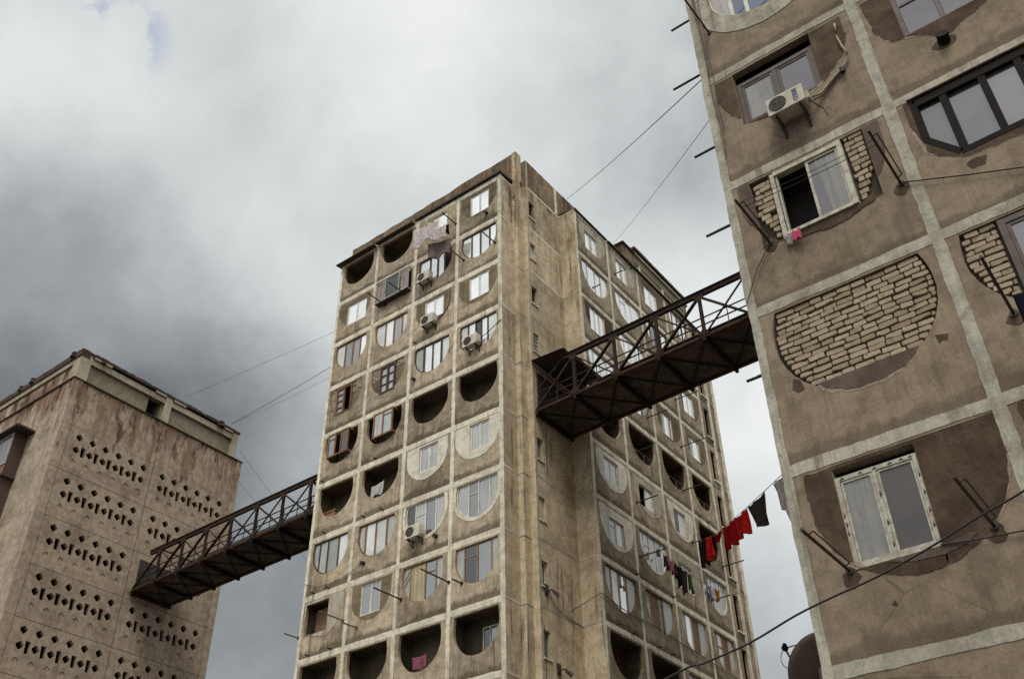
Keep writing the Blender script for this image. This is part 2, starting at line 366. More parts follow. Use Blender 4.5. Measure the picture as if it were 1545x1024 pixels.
def jag(F, u0, u1, h0, h1, d, mb, amp=.012, step=.14):
    """painted band standing a few mm proud, with a hand-painted uneven edge; runs along its longer side"""
    hor = (u1 - u0) > (h1 - h0)
    n = max(2, int((u1 - u0 if hor else h1 - h0) / step)); top = []; bot = []
    ja = jb = 0
    for i in range(n + 1):
        t = i / n; ja = ja * .6 + random.uniform(-amp, amp) * .8; jb = jb * .6 + random.uniform(-amp, amp) * .8
        if hor: top.append((u0 + (u1 - u0) * t, h1 + ja)); bot.append((u0 + (u1 - u0) * t, h0 + jb))
        else: top.append((u1 + ja, h0 + (h1 - h0) * t)); bot.append((u0 + jb, h0 + (h1 - h0) * t))
    m = n + 1
    pts = [F.p(*q, d) for q in top] + [F.p(*q, d) for q in bot] + [F.p(*q, 0) for q in top] + [F.p(*q, 0) for q in bot]
    fs = []
    for i in range(n):
        fs += [(i, i + 1, m + i + 1, m + i), (i, 2 * m + i, 2 * m + i + 1, i + 1), (m + i, m + i + 1, 3 * m + i + 1, 3 * m + i)]
    fs += [(0, m, 3 * m, 2 * m), (n, 2 * m + n, 3 * m + n, m + n)]
    mb.add(pts, fs)

def bricks(F, inside, h0, h1, d, mb, ch=.098, bl=(.17, .30), missing=.03, mi=0):
    """rows of rough stone bricks laid where inside(h) gives a (left, right) interval"""
    h = h0; row = 0
    while h + ch * .6 < h1:
        iv = inside(h + ch * .5)
        if iv:
            a, b = iv; u = a + random.uniform(0, .05) + .008
            if row % 2: first = random.uniform(.07, .16)
            else: first = random.uniform(*bl)
            while u < b - .05:
                w = first or random.uniform(*bl); first = None
                w = min(w, b - .008 - u)
                if b - .008 - (u + w) < .06: w = b - .008 - u
                if w > .045 and random.random() > missing:
                    x0, x1 = u, u + w - random.uniform(.011, .022)
                    y0, y1 = h + random.uniform(.004, .013), h + ch - random.uniform(.006, .017)
                    tl = random.uniform(-.008, .008)
                    k = min(.014, (x1 - x0) * .22)
                    j = lambda a=.0055: random.uniform(-a, a)
                    mid = (x0 + x1) / 2
                    P = [(x0 + k + j(), y0 + j()), (mid + j(), y0 + tl * .5 + j()), (x1 - k + j(), y0 + tl + j()), (x1 + j(.005), y0 + k + tl + j()), (x1 + j(.005), y1 - k + tl + j()),
                         (x1 - k + j(), y1 + tl + j()), (mid + j(), y1 + tl * .5 + j()), (x0 + k + j(), y1 + j()), (x0 + j(.005), y1 - k + j()), (x0 + j(.005), y0 + k + j())]
                    if random.random() < .22:
                        q = random.choice((2, 5, 7, 0)); px, py = P[q]; P[q] = (px + ((x0 + x1) / 2 - px) * random.uniform(.12, .3), py + ((y0 + y1) / 2 - py) * random.uniform(.3, .6))
                    dd = d + random.uniform(-.018, .012)
                    n = len(P); cx = sum(p[0] for p in P) / n; cy = sum(p[1] for p in P) / n
                    front = [F.p(px + (.005 if px < cx else -.005), py + (.005 if py < cy else -.005), dd) for px, py in P]
                    rim = [F.p(px, py, dd - .006) for px, py in P]; back = [F.p(px, py, d - .06) for px, py in P]
                    fs = [tuple(range(n))] + [(i, (i + 1) % n, n + (i + 1) % n, n + i) for i in range(n)] + [(n + i, n + (i + 1) % n, 2 * n + (i + 1) % n, 2 * n + i) for i in range(n)]
                    mb.add(front + rim + back, fs, mi)
                u += w
        h += ch; row += 1

PANES = ['g_bright', 'g_white', 'g_grey', 'g_green', 'g_dark', 'g_mid', 'g_yellow', 'g_ply', 'g_lil', 'g_lace', 'g_fly', 'g_blue', 'g_pink', 'g_lil2']
def pane_mesh(polys, F, d, parent, name='pane'):
    """polys: list of (polygon, pane key)"""
    keys = []; mb = MB()
    for poly, k in polys:
        if k not in keys: keys.append(k)
        mb.prism(F, poly, d - .012, d, keys.index(k))
    return mb.build(name, [M[k] for k in keys], parent)
def rect(u0, u1, h0, h1): return [(u0, h0), (u1, h0), (u1, h1), (u0, h1)]

def rect_window(F, root, u0, u1, h0, h1, panes, frame, d=-.04, fw=.05, name='window', transom=None, sash=True, proud=.0, name_pane='pane', splits=None, sills=False):
    """panes: string-list of pane keys left to right; None leaves a dark gap (open casement)"""
    f = MB(); n = len(panes)
    f.fbox(F, u0, u0 + fw, h0, h1, d - .05, d + .02 + proud); f.fbox(F, u1 - fw, u1, h0, h1, d - .05, d + .02 + proud)
    f.fbox(F, u0 + fw, u1 - fw, h1 - fw, h1, d - .05, d + .018 + proud); f.fbox(F, u0 + fw, u1 - fw, h0, h0 + fw, d - .05, d + .018 + proud)
    xs = splits or [i / n for i in range(n + 1)]
    xs = [u0 + fw + (u1 - u0 - 2 * fw) * t for t in xs]
    pl = []
    for i, k in enumerate(panes):
        a, b = xs[i], xs[i + 1]
        if i: f.fbox(F, a - fw * .45, a + fw * .45, h0 + fw, h1 - fw, d - .045, d + .015 + proud)
        if k is None: continue
        a2 = a + (fw * .45 if i else 0); b2 = b - (fw * .45 if i < n - 1 else 0)
        if sash:
            s = fw * .62
            f.fbox(F, a2 + .004, a2 + s, h0 + fw + .004, h1 - fw - .004, d - .03, d + .006 + proud); f.fbox(F, b2 - s, b2 - .004, h0 + fw + .004, h1 - fw - .004, d - .03, d + .006 + proud)
            f.fbox(F, a2 + s, b2 - s, h1 - fw - s, h1 - fw - .004, d - .03, d + .005 + proud); f.fbox(F, a2 + s, b2 - s, h0 + fw + .004, h0 + fw + s, d - .03, d + .005 + proud)
        if transom and i in transom:
            for t in transom[i]:
                hh = h0 + (h1 - h0) * t
                f.fbox(F, a2 + .02, b2 - .02, hh - fw * .4, hh + fw * .4, d - .028, d + .008 + proud)
        pl.append((rect(a2 + .006, b2 - .006, h0 + fw + .006, h1 - fw - .006), k))
    if sills: f.fbox(F, u0 - .05, u1 + .05, h0 - .035, h0 - .003, d - .02, .05)
    w = f.build(name, frame, root)
    if pl: pane_mesh(pl, F, d - .012, w, name_pane)
    return w

def u_window(F, root, U, bounds, keys, frame, d=-.07, rim=.045, bars=None, bw=.045, low=None, hatch=None, heavy=None):
    """glazing that fills a U opening: curved rim, upright bars, optional cross bars"""
    f = MB()
    P0 = U.poly(26, -.002); P1 = []
    for u, h in P0:
        P1.append((U.c + (u - U.c) * (1 - rim / U.r), min(h, U.top - rim) if h > U.yc else U.yc + (h - U.yc) * (1 - rim / U.rv)))
    n = len(P0)
    a = [F.p(u, h, d + .02) for u, h in P0]; b = [F.p(u, h, d + .02) for u, h in P1]; c = [F.p(u, h, d - .05) for u, h in P1]; e = [F.p(u, h, d - .05) for u, h in P0]
    fs = []
    for i in range(n):
        k = (i + 1) % n
        fs += [(i, k, n + k, n + i), (n + i, n + k, 2 * n + k, 2 * n + i), (3 * n + i, 3 * n + k, k, i)]
    f.add(a + b + c + e, fs)
    pl = []
    for i, k in enumerate(keys):
        u0, u1 = bounds[i], bounds[i + 1]
        if i > 0:
            w_ = bw * (heavy if heavy and i in (1, len(keys) - 1) else 1)
            f.fbox(F, u0 - w_ / 2, u0 + w_ / 2, (low if low and U.bot(u0) < low else U.bot(u0)) + .01, U.top - rim * .9, d - .045, d + .015)
        if k is None: continue
        pl.append((U.clip(u0 + .004, u1 - .004, inset=.012, h0=None), k))
    for (u0, u1, h) in bars or []:
        f.fbox(F, u0 + bw * .5, u1 - bw * .5, h - bw * .4, h + bw * .4, d - .04, d + .012)
    for (u0, h0, u1, h1) in hatch or []:
        f.bar(F.p(u0, h0, d + .005), F.p(u1, h1, d + .005), .02, .02)
    w = f.build('window', frame, root)
    pane_mesh(pl, F, d - .012, w)
    return w

# ================================================================ CENTRAL TOWER
def rgh(p, j=.015, step=.035):
    out = []; n = len(p); w = 0; v = 0
    for i in range(n):
        (a, b), (c, d) = p[i], p[(i + 1) % n]; m = max(1, int(math.hypot(c - a, d - b) / step))
        straight = m > 8 and (abs(c - a) < 1e-4 or abs(d - b) < .004)
        if straight: m = 1
        for k in range(m):
            t = k / m; w = w * .75 + random.uniform(-j, j) * .7; v = v * .75 + random.uniform(-j, j) * .7
            q = 0 if straight or (k == 0 and i == 0) else 1
            out.append((a + (c - a) * t + (w + random.uniform(-j, j) * .35) * q, b + (d - b) * t + (v + random.uniform(-j, j) * .35) * q))
    return out
def patch(F, root, U, win, mat, g=.03, jit=.02, th=.006, name='infill_patch', extra=None):
    """plastered-up opening round a window: wings either side, a strip below and one above"""
    B = UShape(U.ul - g, U.ur + g, U.top, U.depth + g)
    mb = MB()
    def rough(poly): return rgh(poly, jit, .06)
    if win is None:
        mb.prism(F, B.poly(30, jit=jit), 0, th)
    else:
        u0, u1, h0, h1 = win
        if u0 - B.ul > .05: mb.prism(F, rough(B.clip(B.ul, u0 - .002, n=16)), 0, th)
        if B.ur - u1 > .05: mb.prism(F, rough(B.clip(u1 + .002, B.ur, n=16)), 0, th)
        if B.bot((u0 + u1) / 2) < h0 - .05: mb.prism(F, rough(B.clip(u0 - .002, u1 + .002, h1=h0 - .002, n=14)), 0, th)
        if B.top - h1 > .04: mb.prism(F, rect(u0 - .002, u1 + .002, h1 + .002, B.top), 0, th)
    return mb.build(name, mat, root)

def panel(F, root, cw, ch, holes, mat, name='facade_panel', th=.14, d=0):
    mb = MB(); mb.sheet(F, rect(.0005, cw - .0005, .0005, ch - .0005), holes, d, th)
    return mb.build(name, mat, root)

def railing(F, root, U, h):
    mb = MB(); a = U.c - U.r * .82; b = U.c + U.r * .9
    mb.tube([F.p(a, h, -.05), F.p(b, h, -.05)], .018)
    for i in range(3):
        u = a + (b - a) * (i + .5) / 3
        mb.tube([F.p(u, U.bot(u), -.05), F.p(u, h, -.05)], .012)
    mb.build('balcony_rail', M['pole_grey'], root)

def inner_window(F, root, u0, u1, h0, h1, depth, frame='white_frame', panes=('g_dark', 'g_mid')):
    G = F.sub(0, 0, -depth)
    rect_window(G, root, u0, u1, h0, h1, list(panes), M[frame], d=.06, fw=.07, name='balcony_door', sash=False)

def cell(F, root, cw, U, sp, wall):
    t = sp['t']; ch = 2.8
    if t == 'open':
        panel(F, root, cw, ch, [U.poly(30)], M[wall])
        if sp.get('rail'): railing(F, root, U, sp['rail'])
        if sp.get('inner'): inner_window(F, root, *sp['inner'])
    elif t == 'glz':
        panel(F, root, cw, ch, [U.poly(30)], M[wall])
        if sp.get('ring'):
            O = UShape(U.ul - .15, U.ur + .15, U.top + .02, U.depth + .17)
            mb = MB(); a = O.poly(30, jit=.008); b = U.poly(30, grow=.004)
            n = len(a); k = n
            pts = [F.p(*q, .012) for q in a] + [F.p(*q, .012) for q in b] + [F.p(*q, 0) for q in a] + [F.p(*q, 0) for q in b]
            fs = []
            for i in range(n - 1): fs += [(i, i + 1, k + i + 1, k + i), (i, 2 * k + i, 2 * k + i + 1, i + 1), (k + i, k + i + 1, 3 * k + i + 1, 3 * k + i)]
            mb.add(pts, fs); mb.build('opening_surround', M['trim'], root)
        b = [U.ul] + sp['b'] + [U.ur]
        u_window(F, root, U, b, sp['k'], M[sp.get('f', 'wood')], bars=sp.get('bars'), hatch=sp.get('hatch'), bw=sp.get('bw', .075 if 'wood' in sp.get('f', 'wood') else .055), rim=sp.get('rim', .055), heavy=sp.get('heavy'))
    elif t == 'inf':
        w = sp['w']
        panel(F, root, cw, ch, [rect(*w)], M[wall])
        patch(F, root, U, w, M[sp.get('m', 'patch')], g=sp.get('g', .02), th=sp.get('th', .006), jit=sp.get('jit', .02))
        rect_window(F, root, *w, sp['k'], M[sp.get('f', 'white_frame')], d=sp.get('d', -.05), transom=sp.get('tr'), splits=sp.get('sp'))
    elif t == 'box':      # a timber window frame pushed out through the open arch
        panel(F, root, cw, ch, [U.poly(30)], M[wall])
        u0, u1, h0, h1 = sp['w']
        f = MB(); D = .22
        for a in (u0, u1):
            f.fbox(F, a - .035, a + .035, h0, h0 + .07, -.14, D); f.fbox(F, a - .035, a + .035, h1 - .07, h1, -.14, D)
        w = f.build('window', M[sp.get('f', 'wood')], root)
        G = F.sub(0, 0, D)
        rect_window(G, root, u0, u1, h0, h1, sp['k'], M[sp.get('f', 'wood')], d=.0, fw=.07, transom=sp.get('tr'), sash=False)
    elif t == 'rect':
        w = sp['w']
        panel(F, root, cw, ch, [rect(*w)], M[wall])
        patch(F, root, U, w, M[sp.get('m', 'beige_plaster')], g=.06, jit=.035, th=.012)
        mb = MB(); mb.fbox(F, w[0] + .02, w[1] - .02, w[2] - .02, w[3] - .06, -.62, -.58)
        mb.build('plywood_screen', M['wood_tan'], root)
    elif t == 'brickwin':
        w = sp['w']
        panel(F, root, cw, ch, [U.poly(30)], M[wall])
        B = MB()
        ivs = [(lambda h: (max(U.ul + .02, U.c - half(U, h)), w[0] - .01)), (lambda h: (w[1] + .01, min(U.ur - .02, U.c + half(U, h))))]
        top = U.top - .02
        for iv, key in zip(ivs, ('L', 'R')):
            lo = sp['brick'].get(key)
            if lo is None: continue
            B = MB(); bricks(F, lambda h, iv=iv: iv(h) if iv(h)[1] - iv(h)[0] > .08 else None, lo, top, -.03, B, ch=.13, bl=(.2, .34), mi=0)
            if B.f: B.build('brickwork', M['brick'], root)
        for a, b in ((U.ul, w[0] - .005), (w[1] + .005, U.ur)):
            mo = MB(); mo.prism(F, U.clip(a, b, inset=.004, n=12), -.09, -.05); mo.build('wing_infill', M[sp.get('m', 'patch')], root)
        mo = MB()
        if U.bot((w[0] + w[1]) / 2) < w[2] - .05: mo.prism(F, U.clip(w[0] - .005, w[1] + .005, h1=w[2] - .004, inset=.004), -.09, -.05)
        if mo.f: mo.build('sill_infill', M[sp.get('m', 'patch')], root)
        rect_window(F, root, *w, sp['k'], M[sp.get('f', 'wood')], d=-.02, transom=sp.get('tr'), fw=.06, proud=.03)
def half(U, h):
    if h >= U.yc: return U.r - U.ins * ((h - U.yc) / (U.top - U.yc)) ** 2
    t = (U.yc - h) / U.rv
    return 0 if t >= 1 else U.r * math.sqrt(1 - t * t)

TW = empty('apartment_tower', (-27, 37, 0), 'tall weathered concrete apartment tower with half-round balcony openings in the middle of the photo', 'building')
FF = Frame((-32.5, 28.03, 0), (1, 0, 0), (0, -1, 0))
UF = UShape(.3, 2.5, 2.54, 1.66)
g4 = lambda a, b, n: [a + (b - a) * i / n for i in range(n + 1)]
O = dict(t='open')
front = {
 (0, 0): dict(t='open'), (0, 1): dict(t='open'),
 (0, 2): dict(t='inf', w=(.75, 2.1, 1.05, 2.42), k=['g_bright', 'g_bright'], m='plaster'),
 (0, 3): dict(t='inf', w=(.84, 2.04, 1.0, 2.4), k=['g_bright', 'g_bright'], m='patch'),
 (1, 0): dict(t='inf', w=(.87, 2.27, .88, 2.26), k=['g_bright', 'g_bright'], m='patch'),
 (1, 1): dict(t='cage'),
 (1, 2): dict(t='glz', b=[1.03, 1.52, 1.98], k=['g_bright', 'g_bright', 'g_bright', 'g_dark'], f='wood_dark', bw=.09, heavy=1),
 (1, 3): dict(t='glz', b=[.92, 1.46, 2.04], k=['g_bright', 'g_bright', 'g_bright', 'g_bright'], f='wood_dark', bw=.085),
 (2, 0): dict(t='glz', b=[.96, 1.5, 2.02], k=['g_white', 'g_mid', 'g_grey', 'g_bright'], f='wood'),
 (2, 1): dict(t='glz', b=[.99, 1.55, 2.11], k=['g_white', 'g_bright', 'g_grey', 'g_white'], f='wood'),
 (2, 2): dict(t='inf', w=(.85, 2.05, 1.2, 2.44), k=['g_bright', 'g_bright'], m='patch'),
 (2, 3): dict(t='inf', w=(.84, 2.03, 1.1, 2.5), k=['g_bright', 'g_bright'], m='patch', g=.05),
 (3, 0): dict(t='brickwin', w=(.74, 1.80, .92, 2.44), k=['g_mid', None], tr={0: [.25, .5, .75]}, brick=dict(L=1.1, R=1.9), f='wood'),
 (3, 1): dict(t='brickwin', w=(.93, 1.9, .9, 2.45), k=['g_grey', 'g_grey'], tr={0: [.33, .66], 1: [.33, .66]}, brick=dict(L=1.85, R=2.2), f='wood_dark'),
 (3, 2): dict(t='glz', b=[.89, 1.42, 1.96], k=['g_green', 'g_bright', 'g_bright', 'g_white'], f='wood_dark', heavy=1.6),
 (3, 3): dict(t='glz', b=[.78, 1.22, 1.55, 1.92], k=['g_white', 'g_bright', 'g_dark', 'g_bright', 'g_white'], f='wood_dark', rim=.035),
 (4, 0): dict(t='box', w=(.75, 2.1, 1.18, 2.46), k=['g_mid', None, 'g_dark'], tr={0: [.75], 1: [.6]}),
 (4, 1): dict(t='box', w=(.93, 2.15, 1.12, 2.45), k=['g_grey', 'g_grey'], tr={1: [.8]}),
 (4, 2): O, (4, 3): dict(t='open', inner=(1.45, 2.1, .05, 2.0, 1.05, 'wood_tan', ('g_dark',))),
 (5, 0): O, (5, 1): O,
 (5, 2): dict(t='inf', w=(.95, 2.02, 1.18, 2.46), k=['g_grey', 'g_grey'], m='white_plaster', th=.014, g=.08),
 (5, 3): dict(t='inf', w=(1.0, 2.06, 1.2, 2.5), k=['g_grey', 'g_grey'], m='white_plaster', th=.014, g=.1),
 (6, 0): dict(t='glz', b=[.7, 1.21, 1.88], k=['g_green', 'g_green', 'g_green', 'g_white'], f='wood_dark'),
 (6, 1): dict(t='glz', b=[.74, 1.34, 1.99], k=['g_grey', 'g_white', 'g_white', 'g_green'], f='wood', heavy=1.2),
 (6, 2): dict(t='glz', b=[.85, 1.4, 1.97], k=['g_dark', 'g_grey', 'g_mid', 'g_grey'], f='white_frame', ring=1, bars=[(.85, 1.4, 1.98)], bw=.055),
 (6, 3): dict(t='glz', b=[.93, 1.45, 2.02], k=['g_grey', 'g_mid', 'g_grey', 'g_green'], f='white_frame', ring=1, bars=[(.93, 1.45, 2.0)], bw=.055),
 (7, 0): dict(t='rect', w=(.3, 1.68, 1.05, 2.45)),
 (7, 1): dict(t='inf', w=(.8, 1.93, 1.1, 2.47), k=['g_mid', 'g_mid'], m='patch'),
 (7, 2): dict(t='glz', b=[.72, 1.51, 2.09], k=['g_green', 'g_yellow', 'g_mid', 'g_green'], f='wood_tan', bars=[(1.51, 2.09, 2.05)], hatch=[(.42, 1.75, .70, 2.15), (.42, 2.0, .66, 2.36)], rim=.04, bw=.06),
 (7, 3): dict(t='glz', b=[.75, 1.4, 2.1], k=['g_green', 'g_dark', 'g_mid', 'g_green'], f='wood_tan', bars=[(.75, 1.4, 2.08)], rim=.04, bw=.06),
 (8, 0): O, (8, 1): O, (8, 2): O, (8, 3): dict(t='open', inner=(.95, 1.7, .9, 2.3, 1.05, 'white_frame', ('g_dark', 'g_mid'))),
}
for r in range(0, 14):
    for c in range(4):
        sp = front.get((r, c)) or dict(t='open') if r < 10 else dict(t='plain')
        F = FF.sub(2.8 * c, 2.8 * (13 - r))
        if sp['t'] == 'plain': panel(F, TW, 2.8, 2.8, [], M['plaster'], th=.1); continue
        if sp['t'] == 'cage':
            panel(F, TW, 2.8, 2.8, [rect(.42, 2.6, 1.02, 2.4)], M['plaster'])
            f = MB(); D = .30
            for a in (.40, 1.05, 2.0, 2.62): f.fbox(F, a - .03, a + .03, 1.0, 2.42, D - .05, D)
            for h in (1.03, 2.39): f.fbox(F, .37, 2.65, h - .035, h + .035, D - .06, D + .006)
            for a in (.40, 2.62):
                for h in (1.03, 2.39): f.fbox(F, a - .025, a + .025, h - .03, h + .03, .002, D - .06)
            w = f.build('balcony_enclosure', M['grey_frame'], TW)
            for a, b in ((.44, 1.02), (2.03, 2.59)):
                cm = MB(); n = 14
                for i in range(n):
                    u0 = a + (b - a) * i / n; u1 = a + (b - a) * (i + 1) / n
                    cm.fbox(F, u0, u1, 1.07, 2.35, D - .10 - .03 * (i % 2), D - .085 - .03 * (i % 2), i % 2)
                cm.build('curtain', [M['g_pink'], M['g_mid']], w)
            pane_mesh([(rect(1.09, 1.97, 1.08, 2.34), 'g_dark')], F, D - .06, w)
            sl = MB(); sl.fbox(F, .4, 2.62, .96, 1.0, .002, D - .02); sl.build('balcony_floor', M['canopy'], TW)
            continue
        cell(F, TW, 2.8, UF, sp, 'plaster')
# painted bands
for k in range(0, 15):
    mb = MB(); jag(FF, 0.001, 11.2, 2.8 * k - .19, 2.8 * k + .07, .006, mb); mb.build('trim_band', M['trim'], TW)
for c in range(5):
    a, b = ((0.0, .17), (2.72, 2.90), (5.53, 5.72), (8.34, 8.53), (10.98, 11.203))[c]
    mb = MB(); jag(FF, a, b, 0, 39.3, .010, mb); mb.build('trim_upright', M['trim'], TW)
# loggia slabs, partitions, core
for k in range(0, 15):
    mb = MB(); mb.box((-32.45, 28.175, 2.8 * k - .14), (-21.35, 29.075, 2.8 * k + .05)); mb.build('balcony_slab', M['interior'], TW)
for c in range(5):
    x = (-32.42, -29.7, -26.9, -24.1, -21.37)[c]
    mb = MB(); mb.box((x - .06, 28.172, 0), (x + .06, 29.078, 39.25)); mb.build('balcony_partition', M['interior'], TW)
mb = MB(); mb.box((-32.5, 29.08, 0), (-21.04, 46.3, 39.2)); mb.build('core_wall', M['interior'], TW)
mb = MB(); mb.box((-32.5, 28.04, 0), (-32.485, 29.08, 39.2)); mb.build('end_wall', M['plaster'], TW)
# return of the balcony strip at the corner
FR_ = Frame((-21.3, 28.03, 0), (0, 1, 0), (1, 0, 0))
for k in range(14):
    mb = MB(); mb.sheet(FR_, rect(.012, 1.05, 2.8 * k + .001, 2.8 * k + 2.799), [], .0, .04, rim=True); mb.build('return_panel', M['side_concrete'], TW)
for k in range(1, 15):
    mb = MB(); jag(FR_, .012, 1.04, 2.8 * k - .09, 2.8 * k + .0, .005, mb, amp=.006); mb.build('return_band', M['trim'], TW)
# parapet
def wavy_top(p0, p1, N_, z0, zt, th, n=40, amp=.05):
    """wall strip whose top edge is slightly broken"""
    mb = MB(); p0, p1, N_ = V(p0), V(p1), V(N_); pts = []; j = 0
    for i in range(n + 1):
        q = p0.lerp(p1, i / n); j = j * .7 + random.uniform(-amp, amp) * .6
        z = zt[0] + (zt[1] - zt[0]) * i / n + j
        pts += [V((q.x, q.y, z0)), V((q.x, q.y, z)), V((q.x, q.y, z)) - N_ * th, V((q.x, q.y, z0)) - N_ * th]
    fs = []
    for i in range(n):
        for k in range(4): fs.append((4 * i + k, 4 * i + (k + 1) % 4, 4 * i + 4 + (k + 1) % 4, 4 * i + 4 + k))
    fs += [(0, 3, 2, 1), (4 * n, 4 * n + 1, 4 * n + 2, 4 * n + 3)]
    mb.add(pts, fs); return mb
wavy_top((-32.85, 29.0, 0), (-21.3, 29.0, 0), (0, -1, 0), 39.2, (41.26, 41.58), .25, n=60).build('parapet', M['parapet'], TW)
wavy_top((-20.73, 29.42, 0), (-20.73, 38.5, 0), (1, 0, 0), 39.21, (41.10, 41.28), .34, n=44).build('side_parapet', M['parapet'], TW)
mb = MB(); mb.box((-32.85, 29.25, 39.2), (-32.6, 46, 41.2)); mb.build('left_parapet', M['parapet'], TW)
mb = MB(); mb.box((-32.5, 29.3, 39.3), (-21.0, 46, 39.6)); mb.build('roof', M['roof_edge'], TW)
mb = MB(); mb.box((-21.29, 28.97, 0), (-21.03, 29.42, 41.60)); mb.build('corner_pilaster', M['side_concrete'], TW)
for k in range(1, 15):
    mb = MB(); z = 2.8 * k; mb.box((-21.3, 28.960, z - .12), (-21.018, 29.41, z - .06)); mb.build('pilaster_band', M['beige_plaster'], TW)
# side wall with slot windows
FS = Frame((-20.73, 29.42, 0), (0, 1, 0), (1, 0, 0))
for k in range(14):
    z = 2.8 * k; holes = []
    r = 13 - k
    if r != 4: holes = [rect(.17, .60, z + .77, z + 1.82)]
    mb = MB(); mb.sheet(FS, rect(0, 2.88, z + .0005, z + 2.7995), holes, 0, .3, rim=True); mb.build('side_wall_panel', M['side_concrete'], TW)
    if not holes: continue
    G = FS.sub(0, z)
    if r in (1, 5, 7, 8): rect_window(G, TW, .17, .60, .77, 1.82, ['g_dark', 'g_bright' if r == 1 else 'g_mid'], M['white_frame' if r in (1, 7) else 'grey_frame'], d=-.14, fw=.035, sash=False)
    elif r == 3:
        mb = MB()
        for i in range(5):
            for j in range(3): mb.fbox(G, .18 + .14 * j + (.03 if i % 2 else 0), .27 + .14 * j + (.03 if i % 2 else 0), .79 + .21 * i, .93 + .21 * i, -.16, -.05)
        mb.fbox(G, .172, .598, .772, 1.818, -.2, -.162); mb.build('lattice', M['beige_plaster'], TW)
    elif r == 6:
        mb = MB(); mb.fbox(G, .172, .598, .772, 1.818, -.16, -.08); mb.build('blocked_window', M['side_concrete'], TW)
    else: rect_window(G, TW, .17, .60, .77, 1.82, ['g_dark'], M['wood_dark'], d=-.18, fw=.04, sash=False)
    mb = MB(); mb.fbox(G, .12, .66, .70, .765, -.02, .05); mb.build('window_sill', M['trim'], TW)
for k in range(1, 15):
    mb = MB(); jag(FS, .12, 2.88, 2.8 * k - .12, 2.8 * k - .01, .006, mb, amp=.01); mb.build('trim_band', M['trim'] if k > 11 else M['beige_plaster'], TW)
mb = MB(); jag(FS, .0, .115, 0, 41.0, .012, mb, amp=.008); mb.build('trim_upright', M['beige_plaster'], TW)
